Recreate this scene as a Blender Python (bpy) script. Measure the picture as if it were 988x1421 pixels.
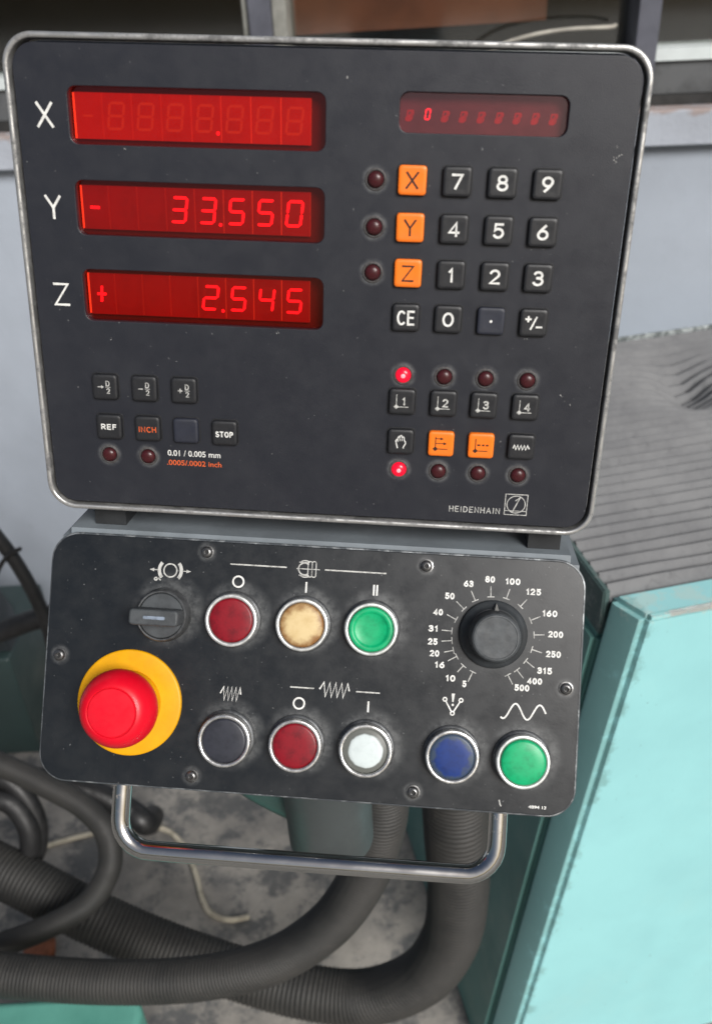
import bpy, bmesh, math, random
from mathutils import Vector, Matrix, noise
random.seed(7)
R = math.radians
MM = 0.001
scene = bpy.context.scene
for o in list(bpy.data.objects):
    bpy.data.objects.remove(o)

# ------------------------------------------------------------------ camera
CAM_ROT = Matrix(((0.9984301, 0.0560114, 0.0), (-0.0308504, 0.5499225, -0.8346457), (-0.0467497, 0.8333354, 0.5507872)))
cam_d = bpy.data.cameras.new('camera')
cam = bpy.data.objects.new('camera', cam_d)
scene.collection.objects.link(cam)
cam.matrix_world = Matrix.Translation((0, 0, 1.55)) @ CAM_ROT.to_4x4()
cam_d.sensor_fit = 'VERTICAL'
cam_d.sensor_height = 36.0
cam_d.lens = 36.0 * 1248.85 / 1421.0
cam_d.clip_start = 0.01
cam_d.clip_end = 200
cam_d.dof.use_dof = True
cam_d.dof.focus_distance = 0.55
cam_d.dof.aperture_fstop = 9.0
scene.camera = cam

# ------------------------------------------------------------------ light
SUN_AZ, SUN_EL = R(152), R(36)        # azimuth from +Y towards +X: behind the camera, to the right
world = bpy.data.worlds.new('World')
scene.world = world
world.use_nodes = True
wn = world.node_tree
bg = wn.nodes['Background']
sky = wn.nodes.new('ShaderNodeTexSky')
sky.sky_type = 'NISHITA'
sky.sun_disc = False
sky.sun_elevation = SUN_EL
sky.sun_rotation = SUN_AZ
sky.air_density = 1.0
sky.dust_density = 4.0
sky.ozone_density = 1.0
wn.links.new(sky.outputs[0], bg.inputs[0])
bg.inputs[1].default_value = 0.05
sun_d = bpy.data.lights.new('sun', 'SUN')
sun_d.energy = 3.3
sun_d.angle = R(24)
sun_d.color = (1.0, 0.985, 0.965)
sun = bpy.data.objects.new('sun', sun_d)
scene.collection.objects.link(sun)
sdir = Vector((math.sin(SUN_AZ) * math.cos(SUN_EL), math.cos(SUN_AZ) * math.cos(SUN_EL), math.sin(SUN_EL)))
sun.rotation_euler = sdir.to_track_quat('Z', 'Y').to_euler()
sun.location = sdir * 5
scene.view_settings.view_transform = 'Standard'
scene.view_settings.look = 'None'
scene.view_settings.exposure = 0.25
scene.view_settings.gamma = 1.0
scene.view_settings.use_curve_mapping = False

# ------------------------------------------------------------------ helpers
COL = scene.collection


def lin(v):
    v /= 255.0
    return v / 12.92 if v <= 0.04045 else ((v + 0.055) / 1.055) ** 2.4


def S(r, g, b):
    return (lin(r), lin(g), lin(b), 1.0)


class NT:
    """small wrapper for building node trees"""
    def __init__(self, name):
        self.m = bpy.data.materials.new(name)
        self.m.use_nodes = True
        self.t = self.m.node_tree
        self.b = self.t.nodes['Principled BSDF']
        self.out = self.t.nodes['Material Output']
        self.tc = self.t.nodes.new('ShaderNodeTexCoord')

    def n(self, kind, **kw):
        nd = self.t.nodes.new(kind)
        for k, v in kw.items():
            setattr(nd, k, v)
        return nd

    def l(self, a, b):
        self.t.links.new(a, b)

    def noise(self, scale, detail=4, rough=0.6, vec=None):
        nd = self.n('ShaderNodeTexNoise')
        nd.inputs['Scale'].default_value = scale
        nd.inputs['Detail'].default_value = detail
        nd.inputs['Roughness'].default_value = rough
        self.l(vec if vec is not None else self.tc.outputs['Object'], nd.inputs['Vector'])
        return nd.outputs['Fac']

    def ramp(self, fac, lo, hi, a=0.0, b=1.0):
        nd = self.n('ShaderNodeMapRange')
        nd.interpolation_type = 'SMOOTHSTEP'
        nd.inputs['From Min'].default_value = lo
        nd.inputs['From Max'].default_value = hi
        nd.inputs['To Min'].default_value = a
        nd.inputs['To Max'].default_value = b
        self.l(fac, nd.inputs['Value'])
        return nd.outputs['Result']

    def math(self, op, a, b):
        nd = self.n('ShaderNodeMath', operation=op)
        for i, v in enumerate((a, b)):
            if isinstance(v, (int, float)):
                nd.inputs[i].default_value = v
            else:
                self.l(v, nd.inputs[i])
        return nd.outputs[0]

    def mix(self, fac, a, b):
        nd = self.n('ShaderNodeMix', data_type='RGBA')
        if isinstance(fac, (int, float)):
            nd.inputs['Factor'].default_value = fac
        else:
            self.l(fac, nd.inputs['Factor'])
        for key, v in (('A', a), ('B', b)):
            sock = [s for s in nd.inputs if s.name == key and s.type == 'RGBA'][0]
            if isinstance(v, tuple):
                sock.default_value = v
            else:
                self.l(v, sock)
        return [s for s in nd.outputs if s.type == 'RGBA'][0]

    def bump(self, height, strength, dist=0.001):
        nd = self.n('ShaderNodeBump')
        nd.inputs['Strength'].default_value = strength
        nd.inputs['Distance'].default_value = dist
        self.l(height, nd.inputs['Height'])
        self.l(nd.outputs[0], self.b.inputs['Normal'])

    def base(self, v):
        if isinstance(v, tuple):
            self.b.inputs['Base Color'].default_value = v
        else:
            self.l(v, self.b.inputs['Base Color'])

    def set(self, **kw):
        for k, v in kw.items():
            s = self.b.inputs[k.replace('_', ' ')]
            if isinstance(v, (int, float, tuple)):
                s.default_value = v
            else:
                self.l(v, s)


def simple(name, col, rough=0.5, metal=0.0, var=0.0, vscale=60, bump=0.0, bscale=900, bdist=0.0004, spec=0.5, coat=0.0, emit=None, estr=0.0, col2=None, cut=(0.4, 0.65)):
    t = NT(name)
    if var or col2:
        c2 = col2 or tuple(x * (1 - var) for x in col[:3]) + (1,)
        t.base(t.mix(t.ramp(t.noise(vscale, 5), *cut), col, c2))
        t.set(Roughness=t.ramp(t.noise(vscale * 1.7, 4), 0.3, 0.7, max(0.02, rough - 0.08), min(1, rough + 0.1)))
    else:
        t.base(col)
        t.set(Roughness=rough)
    t.set(Metallic=metal, Specular_IOR_Level=spec, Coat_Weight=coat)
    if bump:
        t.bump(t.noise(bscale, 3), bump, bdist)
    if emit:
        t.set(Emission_Color=emit, Emission_Strength=estr)
    return t.m


def finish(me, smooth=40):
    if smooth:
        me.shade_smooth()
        me.set_sharp_from_angle(angle=R(smooth))
    return me


def mk(name, me, mats, parent=None, loc=None, rot=None):
    o = bpy.data.objects.new(name, me)
    COL.objects.link(o)
    if me is not None and len(me.materials) == 0 and mats is not None:
        for m in (mats if isinstance(mats, (list, tuple)) else [mats]):
            me.materials.append(m)
    if parent:
        o.parent = parent
    if loc:
        o.location = loc
    if rot:
        o.rotation_euler = rot
    return o


def tag(o, label, cat, group=None, kind=None):
    if label:
        o['label'] = label
    if cat:
        o['category'] = cat
    if group:
        o['group'] = group
    if kind:
        o['kind'] = kind
    return o


def empty(name, mat):
    o = bpy.data.objects.new(name, None)
    COL.objects.link(o)
    o.empty_display_size = 0.02
    o.matrix_world = mat
    return o


class MB:
    def __init__(self):
        self.v = []; self.f = []; self.mi = []

    def add(self, vs, fs, mi=0):
        n = len(self.v)
        self.v += [tuple(p) for p in vs]
        self.f += [tuple(i + n for i in f) for f in fs]
        self.mi += [mi] * len(fs)

    def box(self, x0, y0, z0, x1, y1, z1, mi=0):
        self.add([(x0, y0, z0), (x1, y0, z0), (x1, y1, z0), (x0, y1, z0), (x0, y0, z1), (x1, y0, z1), (x1, y1, z1), (x0, y1, z1)],
                 [(3, 2, 1, 0), (4, 5, 6, 7), (0, 1, 5, 4), (1, 2, 6, 5), (2, 3, 7, 6), (3, 0, 4, 7)], mi)

    def poly(self, pts, z, mi=0, t=0.0):
        n = len(pts)
        if t:
            self.add([(p[0], p[1], z) for p in pts] + [(p[0], p[1], z - t) for p in pts],
                     [tuple(range(n))] + [(i, i + n, (i + 1) % n + n, (i + 1) % n) for i in range(n)], mi)
        else:
            self.add([(p[0], p[1], z) for p in pts], [tuple(range(n))], mi)

    def stroke(self, pts, w, z, closed=False, mi=0):
        """flat printed line with mitred corners"""
        P = [Vector(p) for p in pts]
        n = len(P); L = []; Rr = []
        for i in range(n):
            a = P[i - 1] if (i > 0 or closed) else None
            b = P[(i + 1) % n] if (i < n - 1 or closed) else None
            d1 = (P[i] - a).normalized() if a is not None else None
            d2 = (b - P[i]).normalized() if b is not None else None
            d1 = d1 or d2; d2 = d2 or d1
            n1 = Vector((-d1.y, d1.x)); n2 = Vector((-d2.y, d2.x))
            m = n1 + n2
            m = n1 if m.length < 1e-4 else m.normalized()
            k = min(1.6, 1.0 / max(0.35, m.dot(n1)))
            L.append(P[i] + m * w / 2 * k); Rr.append(P[i] - m * w / 2 * k)
        vs = [(p.x, p.y, z) for p in L] + [(p.x, p.y, z) for p in Rr]
        fs = [(i, i + n, (i + 1) % n + n, (i + 1) % n) for i in range(n if closed else n - 1)]
        self.add(vs, fs, mi)

    def ring(self, cx, cy, r, w, z, seg=28, a0=0, a1=360, mi=0):
        full = abs(a1 - a0) >= 360
        k = seg if full else seg + 1
        pts = [(cx + r * math.cos(R(a0 + (a1 - a0) * i / seg)), cy + r * math.sin(R(a0 + (a1 - a0) * i / seg))) for i in range(k)]
        self.stroke(pts, w, z, full, mi)

    def lathe(self, prof, seg=40, mi=0, cx=0, cy=0):
        n = len(prof); vs = []; fs = []
        for i in range(seg):
            a = 2 * math.pi * i / seg
            for r, z in prof:
                vs.append((cx + r * math.cos(a), cy + r * math.sin(a), z))
        for i in range(seg):
            j = (i + 1) % seg
            for k in range(n - 1):
                fs.append((i * n + k, j * n + k, j * n + k + 1, i * n + k + 1))
        if prof[-1][0] > 1e-9:
            fs.append(tuple(i * n + n - 1 for i in range(seg)))
        self.add(vs, fs, mi)

    def mesh(self, name, scale=MM, smooth=40, merge=True):
        me = bpy.data.meshes.new(name)
        me.from_pydata([(a * scale, b * scale, c * scale) for a, b, c in self.v], [], self.f)
        me.polygons.foreach_set('material_index', self.mi)
        bm = bmesh.new(); bm.from_mesh(me)
        if merge:
            bmesh.ops.remove_doubles(bm, verts=bm.verts, dist=1e-6)
        bmesh.ops.recalc_face_normals(bm, faces=bm.faces)
        bm.to_mesh(me); bm.free()
        return finish(me, smooth)


class FB(MB):
    """flat builder: printed things, keep the face winding up"""
    def mesh(self, name, scale=MM):
        me = bpy.data.meshes.new(name)
        me.from_pydata([(a * scale, b * scale, c * scale) for a, b, c in self.v], [], self.f)
        me.polygons.foreach_set('material_index', self.mi)
        bm = bmesh.new(); bm.from_mesh(me); bm.normal_update()
        fl = [f for f in bm.faces if f.normal.z < 0]
        bmesh.ops.reverse_faces(bm, faces=fl)
        bm.to_mesh(me); bm.free()
        return me


def rrect(x0, y0, x1, y1, r, n=8):
    pts = []
    for cx, cy, a in ((x1 - r, y1 - r, 0), (x0 + r, y1 - r, 90), (x0 + r, y0 + r, 180), (x1 - r, y0 + r, 270)):
        for i in range(n + 1):
            t = R(a + 90.0 * i / n)
            pts.append((cx + r * math.cos(t), cy + r * math.sin(t)))
    return pts


def plate(name, loops, z0, z1, bev=0.3, res=2):
    """filled outline with holes, extruded from z0 to z1 (mm) with rounded edges"""
    cu = bpy.data.curves.new(name, 'CURVE')
    cu.dimensions = '2D'; cu.fill_mode = 'BOTH'
    for lp in loops:
        sp = cu.splines.new('POLY'); sp.points.add(len(lp) - 1)
        for p, q in zip(sp.points, lp):
            p.co = (q[0] * MM, q[1] * MM, 0, 1)
        sp.use_cyclic_u = True
    cu.bevel_depth = bev * MM; cu.bevel_resolution = res
    cu.offset = -bev * MM
    cu.extrude = max(0.0, (z1 - z0) / 2 - bev) * MM
    ob = bpy.data.objects.new('tmp', cu)
    me = bpy.data.meshes.new_from_object(ob)
    bpy.data.objects.remove(ob); bpy.data.curves.remove(cu)
    me.name = name
    me.transform(Matrix.Translation((0, 0, (z0 + z1) / 2 * MM)))
    return finish(me, 50)


def text_mesh(body, cx, cy, h, z, w=None, bold=0.0, align='C', rot=0, thick=0.0):
    """lettering whose bounding box is h mm tall (w mm wide if given)"""
    cu = bpy.data.curves.new('txt', 'FONT')
    cu.body = body; cu.size = 1.0; cu.resolution_u = 4
    cu.offset = bold
    ob = bpy.data.objects.new('tmp', cu)
    me = bpy.data.meshes.new_from_object(ob)
    bpy.data.objects.remove(ob); bpy.data.curves.remove(cu)
    xs = [v.co.x for v in me.vertices]; ys = [v.co.y for v in me.vertices]
    x0, x1, y0, y1 = min(xs), max(xs), min(ys), max(ys)
    sy = h / (y1 - y0); sx = w / (x1 - x0) if w else sy
    for v in me.vertices:
        x = (v.co.x - (x0 + x1) / 2) * sx if align == 'C' else (v.co.x - x0) * sx
        y = (v.co.y - (y0 + y1) / 2) * sy
        c, s = math.cos(R(rot)), math.sin(R(rot))
        v.co = ((cx + x * c - y * s) * MM, (cy + x * s + y * c) * MM, z * MM)
    return me


def _arc(cx, cy, rx, ry, a0, a1, n=14):
    return [(cx + rx * math.cos(R(a0 + (a1 - a0) * i / n)), cy + ry * math.sin(R(a0 + (a1 - a0) * i / n))) for i in range(n + 1)]


GL = {
    '0': (0.62, [_arc(.31, .5, .29, .5, 90, 450, 26)]), '1': (0.32, [[(.02, .76), (.22, 1), (.22, 0)]]),
    '2': (0.60, [_arc(.3, .71, .27, .29, 165, -38) + [(.02, 0), (.6, 0)]]),
    '3': (0.60, [_arc(.29, .75, .25, .25, 155, -75) + [(.22, .53)], [(.22, .53)] + _arc(.29, .28, .29, .28, 80, -155)]),
    '4': (0.64, [[(.47, 0), (.47, 1), (.0, .26), (.64, .26)]]),
    '5': (0.60, [[(.55, 1), (.10, 1), (.05, .50)] + _arc(.29, .33, .29, .33, 125, -150)]),
    '6': (0.60, [_arc(.30, .31, .29, .31, 90, 450, 24), [(.46, 1), (.25, .76), (.08, .52), (.02, .31)]]),
    '7': (0.58, [[(.0, 1), (.58, 1), (.20, 0)]]),
    '8': (0.60, [_arc(.30, .76, .24, .24, 90, 450, 22), _arc(.30, .27, .29, .27, 90, 450, 24)]),
    '9': (0.60, [_arc(.30, .69, .29, .31, 90, 450, 24), [(.14, 0), (.35, .24), (.52, .48), (.58, .69)]]),
    'A': (0.70, [[(0, 0), (.35, 1), (.70, 0)], [(.13, .32), (.57, .32)]]), 'C': (0.62, [_arc(.36, .5, .34, .5, 48, 312, 20)]),
    'D': (0.62, [[(0, 0), (0, 1), (.25, 1)] + _arc(.25, .5, .36, .5, 85, -85) + [(.25, 0), (0, 0)]]),
    'E': (0.52, [[(.52, 1), (0, 1), (0, 0), (.52, 0)], [(0, .52), (.46, .52)]]), 'F': (0.50, [[(.50, 1), (0, 1), (0, 0)], [(0, .52), (.44, .52)]]),
    'H': (0.60, [[(0, 0), (0, 1)], [(.60, 0), (.60, 1)], [(0, .52), (.60, .52)]]), 'I': (0.10, [[(.05, 0), (.05, 1)]]),
    'N': (0.60, [[(0, 0), (0, 1), (.60, 0), (.60, 1)]]), 'O': (0.72, [_arc(.36, .5, .35, .5, 90, 450, 26)]),
    'P': (0.54, [[(0, 0), (0, 1), (.28, 1)] + _arc(.28, .74, .26, .26, 85, -85) + [(.28, .48), (0, .48)]]),
    'R': (0.58, [[(0, 0), (0, 1), (.28, 1)] + _arc(.28, .74, .26, .26, 85, -85) + [(.28, .48), (0, .48)], [(.28, .48), (.58, 0)]]),
    'S': (0.56, [_arc(.28, .75, .24, .25, 35, 250) + _arc(.28, .26, .27, .26, 75, -150)]),
    'T': (0.60, [[(0, 1), (.60, 1)], [(.30, 1), (.30, 0)]]), 'X': (0.64, [[(0, 0), (.64, 1)], [(0, 1), (.64, 0)]]),
    'Y': (0.64, [[(0, 1), (.32, .48), (.32, 0)], [(.64, 1), (.32, .48)]]), 'Z': (0.60, [[(0, 1), (.60, 1), (0, 0), (.60, 0)]]), ' ': (0.3, []),
}


def letters(body, cx, cy, h, z, sw, w=None, gap=0.24):
    """printed lettering drawn with strokes of width sw (mm); h and w are overall size in mm"""
    hh = h - sw
    adv = []; x = 0.0
    for ch in body:
        adv.append(x); x += GL[ch][0] + gap + sw / hh * 0.6
    tot = x - gap - sw / hh * 0.6
    kx = (w - sw) / tot if w else hh
    f = FB(); layer = 0
    for ch, a in zip(body, adv):
        for st in GL[ch][1]:
            pts = [(cx + (a + px - tot / 2) * kx, cy + (py - 0.5) * hh) for px, py in st]
            closed = len(pts) > 4 and abs(pts[0][0] - pts[-1][0]) + abs(pts[0][1] - pts[-1][1]) < 1e-6
            if closed:
                pts = pts[:-1]
            else:
                d0 = (Vector(pts[0]) - Vector(pts[1])).normalized() * sw * 0.35; pts[0] = (pts[0][0] + d0.x, pts[0][1] + d0.y)
                d1 = (Vector(pts[-1]) - Vector(pts[-2])).normalized() * sw * 0.35; pts[-1] = (pts[-1][0] + d1.x, pts[-1][1] + d1.y)
            f.stroke(pts, sw, z + 0.006 * layer, closed)
            layer += 1
    return f.mesh('lettering')


def join_meshes(name, mes):
    bm = bmesh.new()
    for m in mes:
        bm.from_mesh(m); bpy.data.meshes.remove(m)
    me = bpy.data.meshes.new(name)
    bm.to_mesh(me); bm.free()
    return me


def catmull(pts, step):
    P = [Vector(p) for p in pts]
    P = [P[0] * 2 - P[1]] + P + [P[-1] * 2 - P[-2]]
    out = []
    for i in range(1, len(P) - 2):
        n = max(2, int((P[i + 1] - P[i]).length / step * 3))
        for k in range(n):
            t = k / n
            out.append(0.5 * ((2 * P[i]) + (-P[i - 1] + P[i + 1]) * t + (2 * P[i - 1] - 5 * P[i] + 4 * P[i + 1] - P[i + 2]) * t * t + (-P[i - 1] + 3 * P[i] - 3 * P[i + 1] + P[i + 2]) * t ** 3))
    out.append(P[-2])
    # resample evenly
    res = [out[0]]; acc = 0.0
    for a, b in zip(out, out[1:]):
        d = (b - a).length
        while acc + d >= step:
            a = a + (b - a).normalized() * (step - acc)
            d = (b - a).length; acc = 0.0
            res.append(a.copy())
        acc += d
    return res


def tube(name, pts, radius, step=0.006, seg=16, rib=0.0, pitch=0.006, cap=True, smooth=60):
    """round tube through pts (metres); rib > 0 makes corrugations"""
    per = 4
    C = catmull(pts, pitch / per if rib else step)
    n = len(C)
    T = [(C[min(i + 1, n - 1)] - C[max(i - 1, 0)]).normalized() for i in range(n)]
    up = Vector((0, 0, 1)) if abs(T[0].z) < 0.9 else Vector((1, 0, 0))
    u = (up - T[0] * up.dot(T[0])).normalized()
    vs = []; fs = []
    for i in range(n):
        u = (u - T[i] * u.dot(T[i])).normalized(); w = T[i].cross(u)
        r = radius(i / (n - 1)) if callable(radius) else radius
        if rib:
            r += rib * (1.0, 0.55, -1.0, 0.55)[i % per]
        for k in range(seg):
            a = 2 * math.pi * k / seg
            vs.append(C[i] + (u * math.cos(a) + w * math.sin(a)) * r)
    for i in range(n - 1):
        for k in range(seg):
            fs.append((i * seg + k, i * seg + (k + 1) % seg, (i + 1) * seg + (k + 1) % seg, (i + 1) * seg + k))
    if cap:
        fs.append(tuple(range(seg - 1, -1, -1))); fs.append(tuple(range((n - 1) * seg, n * seg)))
    me = bpy.data.meshes.new(name)
    me.from_pydata([tuple(v) for v in vs], [], fs)
    return finish(me, smooth)


# ------------------------------------------------------------------ materials
def panel_material(name, col, rough, halos, speck=0.70, bumpy=0.25, bscale=1500):
    """black painted sheet with dust round the fittings (x, y, r_in, r_out, strength in mm), specks and scuffs"""
    t = NT(name)
    dust = None
    for (x, y, r0, r1, k) in halos:
        vm = t.n('ShaderNodeVectorMath', operation='DISTANCE')
        sep = t.n('ShaderNodeVectorMath', operation='MULTIPLY')
        sep.inputs[1].default_value = (1, 1, 0)
        t.l(t.tc.outputs['Object'], sep.inputs[0])
        t.l(sep.outputs[0], vm.inputs[0])
        vm.inputs[1].default_value = (x * MM, y * MM, 0)
        r = t.ramp(vm.outputs['Value'], r0 * MM, r1 * MM, k, 0.0)
        dust = r if dust is None else t.math('MAXIMUM', dust, r)
    patch = t.ramp(t.noise(140, 6, 0.7), 0.3, 0.75, 0.1, 1.0)
    d = t.math('MULTIPLY', dust, patch)
    broad = t.ramp(t.noise(22, 5, 0.65), 0.45, 0.8, 0.0, 0.035)
    d = t.math('ADD', d, broad)
    sp = t.ramp(t.noise(520, 2, 0.5), speck, speck + 0.05, 0.0, 0.5)
    d = t.math('MINIMUM', t.math('ADD', d, sp), 1.0)
    t.base(t.mix(d, col, S(128, 130, 130)))
    t.set(Roughness=t.math('ADD', t.ramp(t.noise(60, 5, 0.7), 0.3, 0.7, rough - 0.05, rough + 0.08), t.math('MULTIPLY', d, 0.2)))
    t.bump(t.noise(bscale, 3, 0.6), bumpy, 0.0002)
    return t.m


def worn_rim(name, dark, bright, scale, lo, hi, rough=0.35):
    t = NT(name)
    w = t.ramp(t.noise(scale, 6, 0.72), lo, hi)
    t.base(t.mix(w, dark, bright))
    t.set(Metallic=t.math('MULTIPLY', w, 0.85), Roughness=t.ramp(t.noise(scale * 2, 3), 0.3, 0.7, rough, rough + 0.2))
    t.bump(t.noise(scale * 3, 4), 0.4, 0.0003)
    return t.m


KEY_BLACK = simple('key_black_plastic', S(37, 38, 41), 0.42, var=0.25, vscale=90, bump=0.08, bscale=1200)
KEY_NAVY = simple('key_faded_plastic', S(40, 43, 54), 0.5, var=0.2, vscale=90, bump=0.08)
KEY_ORANGE = simple('key_orange_plastic', S(246, 122, 28), 0.42, var=0.10, vscale=70, bump=0.05)
INK_WHITE = simple('white_ink', S(226, 226, 222), 0.6, var=0.22, vscale=240)
INK_GREY = simple('worn_white_ink', S(190, 190, 186), 0.6, var=0.45, vscale=420)
INK_DARK = simple('dark_ink', S(44, 22, 14), 0.6)
INK_ORANGE = simple('orange_ink', S(222, 96, 40), 0.6, var=0.2, vscale=300)
LAMP_OFF = simple('unlit_red_lens', S(66, 26, 30), 0.28, var=0.3, vscale=200, spec=0.4)
LAMP_ON = simple('lit_red_lens', S(190, 10, 30), 0.25, emit=S(235, 14, 48), estr=0.9)
LAMP_CORE = simple('lit_red_core', S(255, 120, 120), 0.3, emit=S(255, 130, 140), estr=1.2)
COLLAR = simple('dusty_collar', S(84, 82, 82), 0.75, var=0.45, vscale=300)
DISP_WALL = simple('display_backing', S(54, 14, 16), 0.55, emit=S(70, 8, 8), estr=0.25)
DISP_GLOW = simple('display_gap_light', S(200, 70, 30), 0.6, emit=S(240, 110, 64), estr=1.0)


def display_red(name, c1, c2, strength, axis_from, axis_to):
    t = NT(name)
    t.base(S(52, 3, 3))
    sx = t.n('ShaderNodeSeparateXYZ'); t.l(t.tc.outputs['Object'], sx.inputs[0])
    c = t.mix(t.ramp(t.noise(70, 3), 0.35, 0.7), c1, c2)
    t.set(Roughness=0.35, Emission_Strength=strength)
    t.l(c, t.b.inputs['Emission Color'])
    return t.m


MOD_A = display_red('digit_module_red_a', S(204, 36, 20), S(192, 28, 16), 0.60, 0, 1)
MOD_B = display_red('digit_module_red_b', S(180, 12, 22), S(166, 9, 18), 0.46, 0, 1)
SEG_OFF = simple('unlit_segment', S(70, 10, 8), 0.5, emit=S(160, 20, 20), estr=0.50)
SEG_OFF_B = simple('unlit_segment_pale', S(60, 24, 14), 0.5, emit=S(210, 70, 38), estr=0.63)
SEG_ON = simple('lit_segment', S(255, 20, 40), 0.4, emit=(1.6, 0.03, 0.075, 1), estr=1.0)
SMALL_BACK = simple('dark_red_window', S(84, 50, 54), 0.55, var=0.35, vscale=60, emit=S(70, 14, 20), estr=0.2)
SMALL_DIM = simple('dim_character', S(130, 10, 20), 0.5, emit=S(190, 8, 24), estr=0.26)

CHROME = simple('chrome_bezel', S(216, 216, 214), 0.26, 0.85, var=0.18, vscale=200, bump=0.03, bscale=700)
BEZEL_GREY = simple('satin_bezel', S(214, 216, 214), 0.38, 0.7, var=0.16, vscale=200)
BEZEL_SIDE = simple('dark_bezel_side', S(96, 98, 100), 0.42, 0.6, var=0.4, vscale=200)


def lens(name, c1, c2, scale=120, rough=0.22, lo=0.4, hi=0.7, rim=None, r_rim=(8.0, 11.5), scratches=True, coat=0.08, wob=0.0022):
    """plastic button cap with mottled colour, grime towards its edge and scratches"""
    t = NT(name)
    c = t.mix(t.ramp(t.noise(scale, 5, 0.7), lo, hi), c1, c2)
    if rim:
        ln = t.n('ShaderNodeVectorMath', operation='LENGTH')
        fl = t.n('ShaderNodeVectorMath', operation='MULTIPLY'); fl.inputs[1].default_value = (1, 1, 0)
        t.l(t.tc.outputs['Object'], fl.inputs[0]); t.l(fl.outputs[0], ln.inputs[0])
        e = t.math('ADD', ln.outputs['Value'], t.ramp(t.noise(170, 4), 0.2, 0.8, -wob, wob))
        c = t.mix(t.ramp(e, r_rim[0] * MM, r_rim[1] * MM), c, rim)
    if scratches:
        mp = t.n('ShaderNodeMapping'); mp.inputs['Scale'].default_value = (60, 700, 1); mp.inputs['Rotation'].default_value = (0, 0, R(-35))
        t.l(t.tc.outputs['Object'], mp.inputs['Vector'])
        s = t.ramp(t.noise(1.0, 4, 0.6, mp.outputs[0]), 0.66, 0.72, 0.0, 0.45)
        c = t.mix(s, c, tuple(x * 0.45 for x in c1[:3]) + (1,))
    t.base(c)
    t.set(Roughness=rough + 0.12, Coat_Weight=coat, Coat_Roughness=0.2, Specular_IOR_Level=0.35)
    t.bump(t.noise(500, 3), 0.06, 0.0003)
    return t.m


CAP_RED = lens('red_cap', S(126, 5, 24), S(96, 4, 18), 150, 0.3)
CAP_CREAM = lens('cream_cap', S(206, 184, 138), S(192, 166, 116), 70, 0.35, rim=S(128, 88, 46), r_rim=(6.5, 13.0), scratches=False)
CAP_GREEN = lens('green_cap', S(6, 164, 106), S(5, 138, 88), 110, 0.28)
CAP_BLACK = lens('black_cap', S(46, 48, 56), S(36, 38, 45), 130, 0.3)
CAP_WHITE = lens('white_cap', S(200, 210, 210), S(186, 196, 196), 90, 0.35, rim=S(96, 98, 94), r_rim=(8.6, 9.8), scratches=False, wob=0.0004)
CAP_BLUE = lens('blue_cap', S(12, 46, 112), S(9, 36, 90), 120, 0.3, rim=S(52, 66, 84), r_rim=(8.6, 11.4))
ESTOP_RED = simple('emergency_red', S(216, 4, 34), 0.42, var=0.10, vscale=60, bump=0.03, bscale=600, coat=0.05, spec=0.35)
ESTOP_YELLOW = simple('emergency_yellow', S(222, 160, 2), 0.48, var=0.12, vscale=50, spec=0.35)
KNOB = simple('knob_dusty_black', S(68, 72, 75), 0.55, var=0.35, vscale=110, bump=0.12, bscale=900)
KNOB_SKIRT = simple('knob_skirt_black', S(48, 52, 55), 0.5, var=0.3, vscale=100)
SCREW = simple('blackened_steel', S(120, 120, 120), 0.34, 0.85, var=0.5, vscale=300)
SCREW_DARK = simple('screw_recess', S(30, 30, 30), 0.7)
HOUSING = simple('black_housing', S(42, 43, 46), 0.5, var=0.3, vscale=40, bump=0.12, bscale=700)
BOX_PAINT = simple('dark_grey_box_paint', S(120, 128, 134), 0.5, var=0.22, vscale=25, bump=0.08, bscale=400)
FOOT = simple('foot_block', S(44, 46, 48), 0.6, var=0.3, vscale=60)


def glass_pane(name, tint, gloss):
    t = NT(name)
    tr = t.n('ShaderNodeBsdfTransparent'); tr.inputs[0].default_value = tint
    gl = t.n('ShaderNodeBsdfGlossy'); gl.inputs['Roughness'].default_value = 0.08
    gl.inputs['Color'].default_value = (0.9, 0.9, 0.9, 1)
    mx = t.n('ShaderNodeMixShader'); mx.inputs[0].default_value = gloss
    t.l(tr.outputs[0], mx.inputs[1]); t.l(gl.outputs[0], mx.inputs[2]); t.l(mx.outputs[0], t.out.inputs[0])
    return t.m


FILTER = glass_pane('red_filter_pane', (1.0, 0.5, 0.45, 1), 0.03)
FILTER_DUSTY = glass_pane('dusty_filter_pane', (0.95, 0.68, 0.70, 1), 0.07)

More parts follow.
